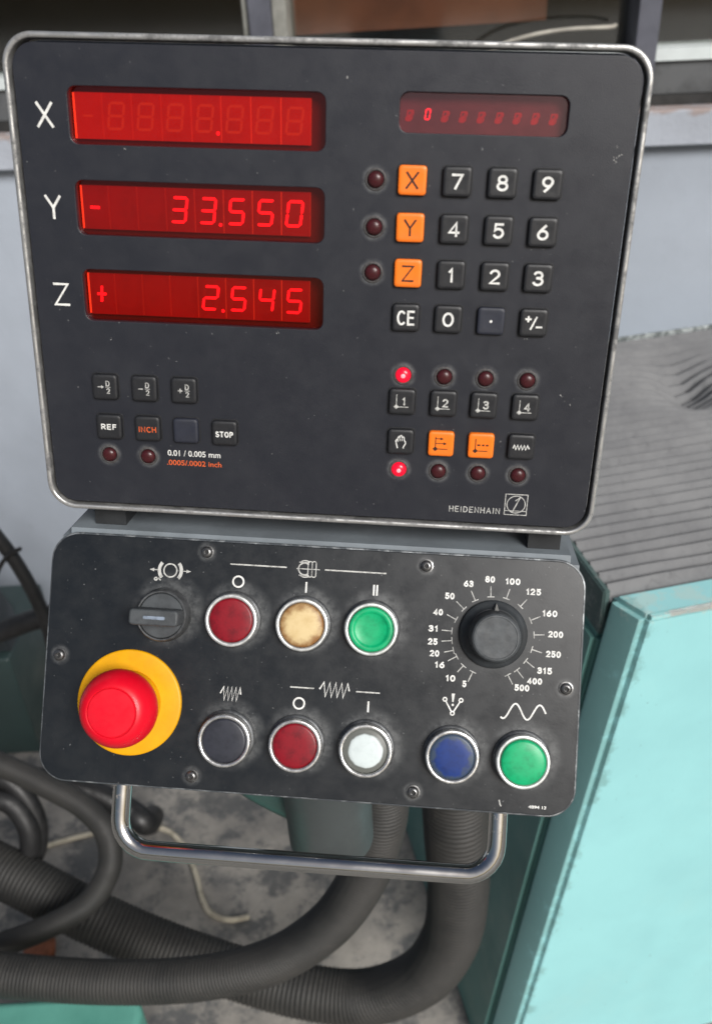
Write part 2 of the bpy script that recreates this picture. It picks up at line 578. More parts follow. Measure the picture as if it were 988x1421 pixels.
# ------------------------------------------------------------------ the setting
def floor_material():
    t = NT('stained_concrete')
    a = t.ramp(t.noise(3.2, 8, 0.68), 0.35, 0.68)
    c = t.mix(a, S(160, 155, 147), S(108, 106, 103))
    b = t.ramp(t.noise(9, 9, 0.78), 0.47, 0.58)
    c = t.mix(t.math('MULTIPLY', b, 0.75), c, S(66, 70, 74))
    g = t.ramp(t.noise(60, 6, 0.7), 0.6, 0.72)
    c = t.mix(t.math('MULTIPLY', g, 0.5), c, S(178, 174, 166))
    vo = t.n('ShaderNodeTexVoronoi', feature='DISTANCE_TO_EDGE'); vo.inputs['Scale'].default_value = 2.6
    wv = t.n('ShaderNodeVectorMath', operation='ADD')
    nz = t.n('ShaderNodeTexNoise'); nz.inputs['Scale'].default_value = 6; nz.inputs['Detail'].default_value = 5
    t.l(t.tc.outputs['Object'], nz.inputs['Vector'])
    sc = t.n('ShaderNodeVectorMath', operation='SCALE'); sc.inputs['Scale'].default_value = 0.25
    t.l(nz.outputs['Color'], sc.inputs[0]); t.l(sc.outputs[0], wv.inputs[1]); t.l(t.tc.outputs['Object'], wv.inputs[0])
    t.l(wv.outputs[0], vo.inputs['Vector'])
    cr = t.ramp(vo.outputs['Distance'], 0.0, 0.02, 0.12, 0.0)
    c = t.mix(cr, c, S(58, 58, 56))
    t.base(c)
    t.set(Roughness=t.ramp(t.noise(10, 5), 0.3, 0.7, 0.62, 0.9))
    t.bump(t.math('ADD', t.noise(40, 8, 0.75), t.math('MULTIPLY', t.noise(300, 4), 0.4)), 0.6, 0.004)
    return t.m


m = MB(); m.box(-14, -14, -0.3, 14, 14, 0)
floor = mk('floor', m.mesh('floor', 1.0, 0), floor_material())
tag(floor, None, None, kind='structure')

WD = Vector((1, -0.085, 0)).normalized()
WALL = Matrix.Translation((0, 1.78, 0)) @ Matrix((( WD.x, -WD.y, 0), (WD.y, WD.x, 0), (0, 0, 1))).to_4x4()   # X along the wall, Y into it


def wall_material():
    t = NT('painted_plaster_wall')
    c = t.mix(t.ramp(t.noise(2.2, 7, 0.6), 0.35, 0.68), S(166, 174, 185), S(152, 159, 169))
    c = t.mix(t.math('MULTIPLY', t.ramp(t.noise(18, 8, 0.75), 0.58, 0.75), 0.45), c, S(124, 127, 131))
    c = t.mix(t.ramp(t.noise(240, 2), 0.71, 0.76, 0, 0.5), c, S(96, 96, 98))
    t.base(c)
    t.set(Roughness=0.7)
    t.bump(t.math('ADD', t.noise(9, 6), t.math('MULTIPLY', t.noise(180, 5), 0.25)), 0.25, 0.006)
    return t.m


WALLM = wall_material()
wall = empty('wall', WALL)
tag(wall, 'pale blue grey plastered wall under the window, behind the machine', 'wall')
m = MB(); m.box(-4.5, 0, 0, 4.5, 0.25, 1.176)
mk('wall_face', m.mesh('wall_face', 1, 0), WALLM, wall)
m = MB(); m.box(-4.5, 0, 2.1, 4.5, 0.25, 2.9)
mk('wall_head', m.mesh('wall_head', 1, 0), WALLM, wall)
me = plate('sill_ledge', [rrect(-4500, 1178, 4500, 1240, 6, 3)], -250, 26, 4)
LEDGE = NT('sill_plaster')
c = LEDGE.mix(LEDGE.ramp(LEDGE.noise(5, 6), 0.35, 0.7), S(170, 176, 186), S(152, 157, 166))
sp = LEDGE.n('ShaderNodeSeparateXYZ'); LEDGE.l(LEDGE.tc.outputs['Object'], sp.inputs[0])
edge = LEDGE.math('ADD', sp.outputs['Y'], LEDGE.ramp(LEDGE.noise(30, 6, 0.7), 0.2, 0.8, -0.012, 0.012))
c = LEDGE.mix(LEDGE.ramp(edge, 1.231, 1.242, 0, 0.7), c, S(140, 118, 106))
LEDGE.base(c); LEDGE.set(Roughness=0.75); LEDGE.bump(LEDGE.noise(120, 6), 0.3, 0.003)
mk('sill_ledge', me, LEDGE.m, wall, rot=(R(90), 0, 0))

# window above the wall
window = empty('window', WALL)
tag(window, 'dark window with grey posts and a pale lower rail', 'window')
FRAME_DARK = simple('weathered_dark_frame', S(86, 88, 90), 0.6, var=0.35, vscale=20, bump=0.2, bscale=200, bdist=0.001)
FRAME_POST = simple('slate_post_paint', S(88, 90, 100), 0.5, var=0.25, vscale=14)
FRAME_SIDE = simple('grey_jamb_paint', S(138, 138, 132), 0.5, var=0.3, vscale=25)
RAIL = simple('pale_rail', S(206, 214, 214), 0.4, var=0.12, vscale=12)
BOARD = simple('red_brown_board', S(140, 82, 58), 0.6, var=0.28, vscale=9)
DARKIN = simple('dark_interior', S(50, 46, 42), 0.9, var=0.3, vscale=3)
SEAL = simple('dark_seal', S(40, 40, 40), 0.7, var=0.4, vscale=40)
m = MB(); m.box(-4.5, 0.03, 1.258, 4.5, 0.16, 1.312)
mk('bottom_frame', m.mesh('bottom_frame', 1, 0), FRAME_DARK, window)
m = MB(); m.box(-4.5, 0.015, 1.241, 4.5, 0.15, 1.2575)
mk('seal', m.mesh('seal', 1, 0), SEAL, window)
edges = [(-2.2, -0.12), (-0.075, 0.535), (0.565, 2.2)]
for x0, x1 in edges:
    m = MB(); m.box(x0 - 0.004, 0.022, 1.3125, x1 + 0.004, 0.10, 1.3325)
    mk('lower_rail', m.mesh('lower_rail', 1, 0), RAIL, window)
    m = MB(); m.box(x0, 0.07, 1.333, x1, 0.074, 2.1)
    mk('pane', m.mesh('pane', 1, 0), None, window)
PANE = glass_pane('window_glass', (0.82, 0.84, 0.82, 1), 0.12)
for o in window.children:
    if o.name.startswith('pane'):
        o.data.materials.append(PANE)
for x0, x1, mt in ((-0.138, -0.098, FRAME_POST), (-0.0975, -0.073, FRAME_SIDE), (-0.150, -0.1385, FRAME_SIDE), (0.528, 0.566, FRAME_POST)):
    me = plate('post', [rrect(x0 * 1000, 1260, x1 * 1000, 2100, 2, 2)], -120, 12 if mt is FRAME_POST else 2, 2)
    mk('post', me, mt, window, rot=(R(90), 0, 0))
m = MB(); m.box(-4.5, 1.1, 1.18, 4.5, 1.15, 2.9); m.box(-4.5, 0.26, 2.85, 4.5, 1.1, 2.9); m.box(-4.5, 0.26, 1.15, 4.5, 1.1, 1.1755)
mk('interior', m.mesh('interior', 1, 0), DARKIN, window)
# board standing inside, behind the glass
board = empty('wooden_board', WALL @ Matrix.Translation((0.2, 0.125, 1.373)))
tag(board, 'red brown board leaning inside, seen through the window above the readout', 'board')
me = plate('panel', [[(-300, -3), (190, 3), (190, 420), (-300, 420)]], -8, 8, 1)
mk('panel', me, BOARD, board, rot=(R(90), 0, 0))
wire = mk('wire', tube('wire', [WALL @ Vector(p) for p in [(0.20, 0.02, 1.318), (0.262, -0.03, 1.338), (0.30, -0.035, 1.357), (0.35, -0.035, 1.369), (0.41, -0.03, 1.3745), (0.48, -0.02, 1.374), (0.50, 0.03, 1.372)]], 0.0035, 0.01, 10),
          simple('wire_sheath', S(168, 164, 154), 0.5, var=0.3, vscale=30))
tag(wire, 'thin pale curved wire in front of the window, above the readout', 'wire')

# ------------------------------------------------------------------ the machine on the right
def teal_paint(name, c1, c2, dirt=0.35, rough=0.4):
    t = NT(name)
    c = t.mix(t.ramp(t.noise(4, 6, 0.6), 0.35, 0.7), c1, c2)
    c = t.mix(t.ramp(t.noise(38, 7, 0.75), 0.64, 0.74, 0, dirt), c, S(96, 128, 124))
    c = t.mix(t.ramp(t.noise(150, 3, 0.6), 0.735, 0.76, 0, 0.7), c, S(50, 70, 70))
    t.base(c)
    t.set(Roughness=t.ramp(t.noise(12, 5), 0.3, 0.7, rough - 0.08, rough + 0.12))
    t.bump(t.math('ADD', t.noise(26, 5), t.math('MULTIPLY', t.noise(320, 3), 0.15)), 0.12, 0.003)
    return t.m


TEAL = teal_paint('teal_machine_paint', S(150, 212, 216), S(143, 203, 208))
TEAL_DARK = teal_paint('dark_green_paint', S(60, 88, 83), S(52, 79, 75), 0.4)
YA = R(11)
MK = 0.86
MACH = Matrix.Translation((0.281, 0.7525, 0.217)) @ Matrix.Rotation(YA, 4, 'Z') @ Matrix.Scale(MK, 4)
mach = empty('milling_machine', MACH)
tag(mach, 'pale teal machine casing on the right, below the ribbed black cover', 'machine')


def zs(x_top, k=0.125):
    return x_top


def flare(z):
    return 0.004 - 0.1255 * (0.825 - z)


# casting: front face leans out to the left towards the floor, with a rounded, chamfered corner
def casting(name, rows, mat, bev=0.0075):
    n = len(rows[0])
    bm = bmesh.new()
    bv = [[bm.verts.new(v) for v in r] for r in rows]
    for a, b in zip(bv, bv[1:]):
        for k in range(n):
            bm.faces.new((a[k], a[(k + 1) % n], b[(k + 1) % n], b[k]))
    bm.faces.new(bv[0][::-1]); bm.faces.new(bv[-1])
    bm.normal_update()
    bmesh.ops.bevel(bm, geom=[e for e in bm.edges if e.calc_face_angle(0) > R(20)], offset=bev, segments=4, affect='EDGES')
    me = bpy.data.meshes.new(name); bm.to_mesh(me); bm.free()
    return mk(name, finish(me, 40), mat, mach)


FRONT = NT('teal_front_paint')
c = FRONT.mix(FRONT.ramp(FRONT.noise(4, 6, 0.6), 0.35, 0.7), S(150, 207, 209), S(143, 198, 201))
c = FRONT.mix(FRONT.ramp(FRONT.noise(2.5, 8, 0.7), 0.5, 0.75, 0, 0.35), c, S(168, 206, 200))
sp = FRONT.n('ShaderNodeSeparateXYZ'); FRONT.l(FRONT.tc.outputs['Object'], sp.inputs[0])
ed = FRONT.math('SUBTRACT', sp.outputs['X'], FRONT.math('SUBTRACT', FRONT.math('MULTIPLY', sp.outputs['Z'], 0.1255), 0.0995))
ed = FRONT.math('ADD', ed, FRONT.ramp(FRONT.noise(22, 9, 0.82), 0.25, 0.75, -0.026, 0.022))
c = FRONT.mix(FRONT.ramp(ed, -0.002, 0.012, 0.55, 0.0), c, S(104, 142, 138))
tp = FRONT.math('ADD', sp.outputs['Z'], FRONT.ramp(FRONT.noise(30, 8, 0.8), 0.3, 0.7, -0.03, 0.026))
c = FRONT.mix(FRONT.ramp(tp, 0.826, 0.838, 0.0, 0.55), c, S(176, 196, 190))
c = FRONT.mix(FRONT.ramp(FRONT.noise(120, 3, 0.6), 0.72, 0.75, 0, 0.6), c, S(84, 110, 110))
FRONT.base(c)
FRONT.set(Roughness=FRONT.ramp(FRONT.noise(12, 5), 0.3, 0.7, 0.36, 0.56))
FRONT.bump(FRONT.math('ADD', FRONT.noise(26, 5), FRONT.math('MULTIPLY', FRONT.noise(320, 3), 0.15)), 0.14, 0.003)
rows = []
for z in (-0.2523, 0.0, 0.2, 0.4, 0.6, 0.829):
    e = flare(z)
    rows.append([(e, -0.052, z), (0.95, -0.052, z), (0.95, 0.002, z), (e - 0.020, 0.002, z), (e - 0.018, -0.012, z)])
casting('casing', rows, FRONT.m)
SIDE = teal_paint('teal_with_painted_shade', S(102, 146, 140), S(92, 134, 128), 0.6)  # darker than the front casing: the side's shade is put into this teal
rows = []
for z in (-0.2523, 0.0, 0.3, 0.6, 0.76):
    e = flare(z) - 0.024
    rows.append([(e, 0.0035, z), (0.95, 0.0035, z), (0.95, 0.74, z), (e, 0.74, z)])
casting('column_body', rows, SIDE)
rows = []
for z in (0.7605, 0.8325):
    e = -0.0225
    rows.append([(e, 0.0035, z), (e + 0.009, 0.0035, z), (e + 0.009, 0.735, z), (e, 0.735, z)])
casting('cover_lip', rows, worn_rim('scuffed_lip', S(72, 92, 90), S(136, 144, 142), 40, 0.5, 0.62, 0.5), 0.002)
m = MB(); m.box(0.012, -0.0532, 0.8245, 0.95, -0.0475, 0.8302)
mk('edge_strip', m.mesh('edge_strip', 1, 0), worn_rim('chipped_rim_edge', S(150, 205, 205), S(220, 226, 222), 26, 0.5, 0.58, 0.4), mach)

bel = empty('bellows_cover', MACH @ Matrix.Translation((0, 0, 0.81)))
tag(bel, 'ribbed dusty black bellows cover on top of the teal machine', 'bellows')
BELM = NT('dusty_bellows_rubber')
sep = BELM.n('ShaderNodeSeparateXYZ'); BELM.l(BELM.tc.outputs['Object'], sep.inputs[0])
c = BELM.mix(BELM.ramp(BELM.noise(7, 6, 0.7), 0.35, 0.7), S(116, 117, 118), S(98, 99, 101))
c = BELM.mix(BELM.ramp(BELM.noise(45, 6, 0.75), 0.55, 0.75, 0, 0.5), c, S(70, 71, 73))
BELM.base(c); BELM.set(Roughness=0.8); BELM.bump(BELM.noise(220, 5), 0.3, 0.002)
NF, PITCH = 30, 0.0238
DENT = (0.385, 0.52)
for i in range(NF):
    y0 = 0.006 + i * PITCH
    prof = [(0.0, 0.004), (0.004, 0.0115), (0.0098, 0.0195), (0.0119, 0.0208), (0.0140, 0.0195), (0.0198, 0.0115), (0.0238, 0.004)]
    xs = [-0.0132, -0.011] + [0.02 + 0.03 * k for k in range(31)]
    vs = []; fs = []
    jit = random.uniform(-0.0015, 0.0015)
    for x in xs:
        for py, pz in prof:
            yy = y0 + py
            dent = 0.052 * math.exp(-(((x - DENT[0] - 0.2 * (yy - DENT[1])) / 0.050) ** 2 + ((yy - DENT[1]) / 0.085) ** 2))
            wob = 0.0006 * math.sin(x * 17 + i * 1.7) + 0.0012 * noise.noise(Vector((x * 9, i * 0.6, 0)))
            z = pz + jit - dent + wob - (0.02 if x == -0.0132 else 0)
            vs.append((x + 0.003 * noise.noise(Vector((i * 0.8, 3, 0))), yy + 0.001 * noise.noise(Vector((x * 7, i * 0.5, 5))), z))
    k = len(prof)
    for a in range(len(xs) - 1):
        for b in range(k - 1):
            fs.append((a * k + b, (a + 1) * k + b, (a + 1) * k + b + 1, a * k + b + 1))
    me = bpy.data.meshes.new('fold'); me.from_pydata(vs, [], fs)
    bm = bmesh.new(); bm.from_mesh(me)
    bmesh.ops.solidify(bm, geom=list(bm.faces), thickness=-0.002)
    bmesh.ops.recalc_face_normals(bm, faces=bm.faces); bm.to_mesh(me); bm.free()
    finish(me, 60)
    mk('fold', me, BELM.m, bel)
RIMW = worn_rim('chipped_edge_strip', S(90, 96, 96), S(205, 212, 212), 40, 0.45, 0.6)
me = plate('end_strip', [[(0, 724), (950, 724), (950, 731), (0, 731)]], -5, 24, 1)
mk('end_strip', me, RIMW, bel)

# low green base at the lower left and the dark cabinet at the left edge
base = mk('machine_foot', plate('machine_foot', [rrect(-620, 420, -322, 668, 26, 6)], 150, 350, 10, 4), teal_paint('green_base_paint', S(96, 160, 146), S(74, 134, 122), 0.9, 0.5))
tag(base, 'green painted machine foot at the lower left, under the thick hose', 'machine foot')
cab = empty('cabinet', Matrix.Translation((-0.95, 1.47, 0)))
tag(cab, 'dark green cabinet at the left edge, behind the black cables', 'cabinet')
me = plate('body', [rrect(-300, 0, 205, 285, 6, 3)], -220, 40, 5)
mk('body', me, teal_paint('charcoal_green_paint', S(48, 64, 63), S(42, 56, 56), 0.3), cab, rot=(R(90), 0, 0))
me = plate('sloped_top', [[(-300, 287), (205, 287), (200, 350), (186, 400), (160, 450), (120, 505), (60, 560), (-300, 620)]], -60, 20, 5)
mk('sloped_top', me, simple('dark_slate_cover', S(46, 52, 56), 0.45, var=0.3, vscale=10), cab, rot=(R(90), 0, 0))

# ------------------------------------------------------------------ hoses and cables
RUB = NT('dusty_hose_rubber')
c = RUB.mix(RUB.ramp(RUB.noise(14, 6, 0.7), 0.35, 0.7), S(48, 47, 45), S(35, 35, 34))
c = RUB.mix(RUB.ramp(RUB.noise(160, 4, 0.7), 0.6, 0.74, 0, 0.5), c, S(80, 76, 69))
RUB.base(c); RUB.set(Roughness=0.62); RUB.bump(RUB.noise(300, 4), 0.2, 0.001)
RUBB = simple('black_cable_rubber', S(29, 29, 30), 0.5, var=0.35, vscale=40, bump=0.15, bscale=300)


def hose(name, pts, r, mat, label, cat='hose', rib=0.0, pitch=0.006, group=None, seg=22):
    o = mk(name, tube(name, pts, r, rib=rib, pitch=pitch, seg=seg), mat)
    tag(o, label, cat, group)
    return o


hose('conduit_hose', [[0.02, 0.56, 1.1], [0.013, 0.59, 0.95], [0.011, 0.6, 0.831], [0.007, 0.6, 0.769], [-0.014, 0.61, 0.665], [-0.061, 0.62, 0.558], [-0.138, 0.63, 0.472], [-0.24, 0.64, 0.426], [-0.365, 0.65, 0.414], [-0.496, 0.66, 0.427], [-0.605, 0.67, 0.449]],
     0.0265, RUB.m, 'thick ribbed hose curving from under the control box to above the green foot', rib=0.0010, pitch=0.0050)
hose('conduit_hose', [[0.085, 0.6, 1.1], [0.09, 0.66, 0.9], [0.095, 0.68, 0.728], [0.098, 0.68, 0.644], [0.103, 0.69, 0.516], [0.096, 0.7, 0.388], [0.057, 0.71, 0.276], [-0.024, 0.73, 0.193], [-0.123, 0.75, 0.183], [-0.234, 0.78, 0.197], [-0.346, 0.81, 0.227], [-0.455, 0.84, 0.274], [-0.558, 0.88, 0.31], [-0.665, 0.92, 0.341]],
     0.0385, RUB.m, 'thickest corrugated hose, crossing behind the other hose beside the teal machine', rib=0.0013, pitch=0.0075)
hose('cable_hose', [[-0.7, 0.98, 0.57], [-0.616, 0.95, 0.545], [-0.551, 0.93, 0.523], [-0.482, 0.9, 0.508], [-0.421, 0.87, 0.492], [-0.385, 0.84, 0.467], [-0.383, 0.81, 0.426], [-0.42, 0.79, 0.376], [-0.48, 0.77, 0.353], [-0.551, 0.76, 0.331], [-0.636, 0.75, 0.314], [-0.72, 0.74, 0.30]],
     0.0170, RUB.m, 'medium ribbed hose doubling back in a bend left of the chrome handle', rib=0.0004, pitch=0.0036)
hose('cable_hose', [[-0.72, 1.0, 0.44], [-0.647, 1.0, 0.415], [-0.533, 1.0, 0.400], [-0.459, 1.0, 0.364], [-0.405, 0.99, 0.326], [-0.379, 0.98, 0.305], [-0.395, 1.06, 0.22], [-0.43, 1.14, 0.11], [-0.455, 1.2, 0.02]],
     0.0200, RUBB, 'smooth dark cable passing behind the left leg of the chrome handle', 'cable')
hose('coiled_cable', [[-0.72, 0.95, 0.36], [-0.634, 0.95, 0.406], [-0.574, 0.95, 0.415], [-0.545, 0.93, 0.371], [-0.556, 0.91, 0.317], [-0.604, 0.9, 0.289], [-0.66, 0.9, 0.311]],
     0.0170, RUBB, 'black cable of the coil at the left edge, its inner loop', 'cable')
hose('coiled_cable', [[-0.70, 1.0, 0.42], [-0.623, 0.98, 0.437], [-0.569, 0.97, 0.436], [-0.538, 0.95, 0.381], [-0.545, 0.93, 0.317], [-0.59, 0.93, 0.262], [-0.66, 0.93, 0.24]],
     0.0150, RUBB, 'black cable of the coil at the left edge, its outer loop', 'cable')
hose('cable', [[-0.72, 1.3, 0.79], [-0.646, 1.3, 0.721], [-0.618, 1.3, 0.666], [-0.598, 1.3, 0.594], [-0.586, 1.3, 0.509], [-0.586, 1.3, 0.421], [-0.60, 1.32, 0.2], [-0.62, 1.34, 0.0]],
     0.0125, RUBB, 'black cable arching down beside the upper left edge of the control box', 'cable')
hose('cable', [[-0.80, 1.34, 0.40], [-0.727, 1.33, 0.431], [-0.667, 1.33, 0.452], [-0.619, 1.32, 0.476], [-0.564, 1.32, 0.487], [-0.50, 1.33, 0.47]],
     0.0200, RUBB, 'thick black cable running level behind the left edge of the control box', 'cable')
hose('cable_tie', [[-0.640, 1.284, 0.612], [-0.62, 1.284, 0.640], [-0.600, 1.280, 0.660], [-0.577, 1.272, 0.674]], 0.004, RUBB, 'black cable tie tail sticking up from the arching cable', 'cable tie', seg=8)
STR = simple('dirty_string', S(186, 178, 160), 0.8, var=0.35, vscale=60)
hose('string', [[-0.76, 1.14, 0.006], [-0.699, 1.162, 0.006], [-0.624, 1.186, 0.006], [-0.561, 1.199, 0.006], [-0.48, 1.204, 0.006], [-0.424, 1.195, 0.006], [-0.379, 1.147, 0.006], [-0.351, 1.085, 0.006], [-0.335, 1.038, 0.006], [-0.315, 1.005, 0.006], [-0.278, 0.988, 0.006], [-0.236, 0.993, 0.006]],
     0.0055, STR, 'pale string lying curved on the concrete floor', 'string', seg=10)
rustm = simple('rusty_clay', S(150, 92, 66), 0.9, var=0.4, vscale=30, bump=0.4, bscale=90, bdist=0.003)
bm = bmesh.new()
bmesh.ops.create_icosphere(bm, subdivisions=3, radius=1)
for v in bm.verts:
    k = 1 + 0.25 * noise.noise(v.co * 1.6)
    v.co = Vector((v.co.x * 0.03 * k, v.co.y * 0.036 * k, (max(v.co.z, -0.3) + 0.3) * 0.012 * k))
me = bpy.data.meshes.new('brick_chip'); bm.to_mesh(me); bm.free(); finish(me, 60)
chip = mk('brick_chip', me, rustm, loc=(-0.618, 0.944, 0))
tag(chip, 'rust red chip of brick on the floor at the lower left', 'brick chip')

# support arm with its swivel cup
arm = empty('support_arm', Matrix.Translation((-0.037, 0.50, 0.88)))
tag(arm, 'support arm with grey swivel cup under the control box', 'support arm')
m = MB(); m.lathe([(0.0, 0.0), (0.030, 0.0), (0.0345, 0.002), (0.0365, 0.006), (0.0365, 0.27), (0.0, 0.27)], 48)
mk('swivel_cup', m.mesh('swivel_cup', 1.0), simple('grey_cup_paint', S(72, 78, 79), 0.45, var=0.2, vscale=14), arm)
mk('arm_tube', tube('arm_tube', [(0, 0.02, 0.035), (-0.06, 0.05, 0.05), (-0.095, 0.07, 0.09), (-0.105, 0.07, 0.14), (-0.105, 0.06, 0.24)], 0.034, 0.01, 24), TEAL_DARK, arm)

# ------------------------------------------------------------------ the two instruments' common frame
MROT = Matrix(((0.9919635, 0.0985585, 0.0793383), (-0.1121778, 0.9751182, 0.1912083), (-0.0585190, -0.1985716, 0.9783378)))
ORG = Vector((-0.0225032, 0.4139508, 1.55 - 0.2775913))


def face_frame(origin_mm, tilt):
    """X right, Y up along the face, Z out of the face; tilt = lean of the face from the readout's plane"""
    x = Vector((1, 0, 0)); y = Vector((0, math.sin(tilt), math.cos(tilt))); z = x.cross(y)
    f = Matrix((x, y, z)).transposed()
    return Matrix.Translation(ORG + MROT @ (Vector(origin_mm) * MM)) @ (MROT @ f).to_4x4()


# ================================================================== digital readout
ro = empty('digital_readout', face_frame((0, 0, 0), 0.0))
tag(ro, 'black position readout with red digits, standing above the control box', 'readout')
HW, HH = 150.0, 238.0
LED_XY = [(26.8, 178.4), (26.8, 156.7), (26.8, 135.2)] + [(x, 84.4) for x in (44.4, 65.4, 86.4, 107.6)] + [(x, 33.0) for x in (44.5, 65.5, 86.5, 107.7)] + [(-113.6, 32.9), (-92.2, 32.9)]
halo = [(x, y, 4.6, 7.5, 0.55) for x, y in LED_XY]
FACE = panel_material('readout_face', S(34, 36, 43), 0.40, halo, 0.725, 0.35, 1700)
RIM = worn_rim('worn_readout_rim', S(104, 104, 104), S(196, 196, 194), 60, 0.36, 0.56, 0.28)
body = plate('housing', [rrect(-147.5, 2.5, 147.5, 235.5, 13, 10)], -72, -10.2, 2)
mk('housing', body, HOUSING, ro)
rim = plate('rim', [rrect(-HW, 0, HW, HH, 15, 12), rrect(-HW + 2.7, 2.7, HW - 2.7, HH - 2.7, 12.6, 12)], -8.5, 1.6, 1.1, 3)
mk('rim', rim, RIM, ro)
DISPLAYS = [('X', 190.0, 215.6), ('Y', 148.0, 173.8), ('Z', 105.5, 131.4)]
holes = [rrect(-120.6, y0, 2.4, y1, 4.2, 5) for _, y0, y1 in DISPLAYS] + [rrect(36.8, 199.3, 114.3, 216.7, 4.2, 5)]
fp = plate('face_plate', [rrect(-HW + 4.3, 4.3, HW - 4.3, HH - 4.3, 11, 12)] + holes, -5.2, 0.0, 0.35, 2)
mk('face_plate', fp, FACE, ro)

SEGS = {'0': 'abcdef', '1': 'bc', '2': 'abged', '3': 'abgcd', '4': 'fgbc', '5': 'afgcd', '8': 'abcdefg', '': '', '-': 'g'}


def seg_shapes(w, h, t, gap=0.12, shear=0.13):
    """the seven segments of a digit centred on 0,0 as polygons"""
    x, y, k = w / 2, h / 2, t / 2

    def hor(yc):
        return [(-x + gap, yc), (-x + k + gap, yc + k), (x - k - gap, yc + k), (x - gap, yc), (x - k - gap, yc - k), (-x + k + gap, yc - k)]

    def ver(xc, ya, yb):
        return [(xc, ya + gap), (xc + k, ya + k + gap), (xc + k, yb - k - gap), (xc, yb - gap), (xc - k, yb - k - gap), (xc - k, ya + k + gap)]
    s = dict(a=hor(y), g=hor(0), d=hor(-y), b=ver(x, 0, y), c=ver(x, -y, 0), f=ver(-x, 0, y), e=ver(-x, -y, 0))
    return {k2: [(px + shear * py, py) for px, py in v] for k2, v in s.items()}


SH = seg_shapes(7.0, 11.4, 1.25)
MODW = 14.4
TXT = {'X': ['', '', '', '', '.', '', '', ''], 'Y': ['-', '', '', '3', '3.', '5', '5', '0'], 'Z': ['+', '', '', '', '2.', '5', '4', '5']}
for name, y0, y1 in DISPLAYS:
    cy = (y0 + y1) / 2
    d = mk('display', plate('display', [rrect(-124, y0 - 2, 5, y1 + 2, 2, 3)], -9.5, -7.5, 0.2), DISP_WALL, ro)
    d['label'] = {'X': 'display row of the X axis, only its decimal point lit', 'Y': 'display row of the Y axis reading minus 33.550', 'Z': 'display row of the Z axis reading plus 2.545'}[name]
    g = MB(); g.box(-120.5, cy - 10.2, -7.45, -5.2, cy + 10.2, -6.9)
    mk('backlight', g.mesh('backlight', MM, 0), DISP_GLOW, d)
    for i in range(8):
        x1 = -5.0 - (7 - i) * MODW
        x0 = x1 - MODW
        if i == 0:
            x0 += 1.0
        cx = x1 - MODW / 2
        ch = TXT[name][i]
        b = MB()
        b.box(x0 + 0.19, cy - 10.3, -6.8, x1 - 0.19, cy + 10.3, -5.4, 0)
        fb = FB()
        on = SEGS.get(ch.replace('.', ''), '')
        if i == 0:
            if ch in '+-' and ch:
                fb.poly([(cx - 2.4, cy - 0.65), (cx + 2.4, cy - 0.65), (cx + 2.4, cy + 0.65), (cx - 2.4, cy + 0.65)], -5.34, 2)
                if ch == '+':
                    fb.poly([(cx - 0.65, cy + 0.7), (cx + 0.65, cy + 0.7), (cx + 0.95, cy + 4), (cx - 0.35, cy + 4)], -5.34, 2)
                    fb.poly([(cx - 0.65, cy - 0.7), (cx + 0.65, cy - 0.7), (cx + 0.35, cy - 4), (cx - 0.95, cy - 4)], -5.34, 2)
            else:
                fb.poly([(cx - 2.4, cy - 0.5), (cx + 2.4, cy - 0.5), (cx + 2.4, cy + 0.5), (cx - 2.4, cy + 0.5)], -5.34, 1)
        else:
            for k in 'abcdefg':
                lit = k in on
                fb.poly([(cx - 0.6 + px, cy + 0.2 + py) for px, py in SH[k]], -5.34, 2 if lit else 1)
        if '.' in ch:
            fb.poly([(cx + 5.6 + 0.85 * math.cos(R(45 * j)), cy - 6.2 + 0.85 * math.sin(R(45 * j))) for j in range(8)], -5.34, 2)
        me1 = b.mesh('digit', MM, 0); me2 = fb.mesh('digit2')
        bm = bmesh.new(); bm.from_mesh(me1); bm.from_mesh(me2)
        me = bpy.data.meshes.new('digit'); bm.to_mesh(me); bm.free()
        bpy.data.meshes.remove(me1); bpy.data.meshes.remove(me2)
        mk('digit', me, [MOD_A if name == 'X' else MOD_B, SEG_OFF_B if name == 'X' else SEG_OFF, SEG_ON], d)
    g = MB(); g.box(-122, y0 - 1.5, -4.4, 4, y1 + 1.5, -3.6)
    mk('filter_pane', g.mesh('filter_pane', MM, 0), FILTER, d)
    mk('axis_letter', letters(name, -132.2, cy - 0.2, 11.6, 0.06, 1.25, 8.4), INK_WHITE, ro)

# small auxiliary display
d = mk('display', plate('display', [rrect(34, 197, 117, 219, 2, 3)], -8.5, -6.5, 0.2), SMALL_BACK, ro)
d['label'] = 'small dark display at the upper right with one lit zero'
SS = seg_shapes(2.0, 4.4, 0.62, 0.06, 0.12)
S8 = seg_shapes(2.6, 4.2, 0.75, 0.05, 0.28)
for i in range(9):
    cx = 41.4 + 8.35 * i + (0.3 if i == 1 else 0)
    fb = FB()
    if i == 1:
        for k in 'abcdef':
            fb.poly([(cx - 0.2 + px, 207.6 + py) for px, py in SS[k]], -6.3, 0)
    else:
        f_ = random.uniform(0.8, 1.1)
        fb.stroke([(cx - 1.2, 207.9 + 1.0 * f_), (cx + 1.4, 207.9 + 1.2 * f_), (cx - 0.2, 206.4), (cx - 1.0, 205.0)], 0.75, -6.3)
        for k in 'abcdefg':
            fb.poly([(cx + px, 206.8 + py) for px, py in S8[k]], -6.32, 0)
        fb.ring(cx - 0.5, 205.8, 0.7 * f_, 0.8, -6.28, 10, 120, 400)
    mk('character', fb.mesh('character'), SEG_ON if i == 1 else SMALL_DIM, d)
g = MB(); g.box(35.5, 198, -4.6, 115.6, 218, -3.8)
mk('filter_pane', g.mesh('filter_pane', MM, 0), FILTER_DUSTY, d)

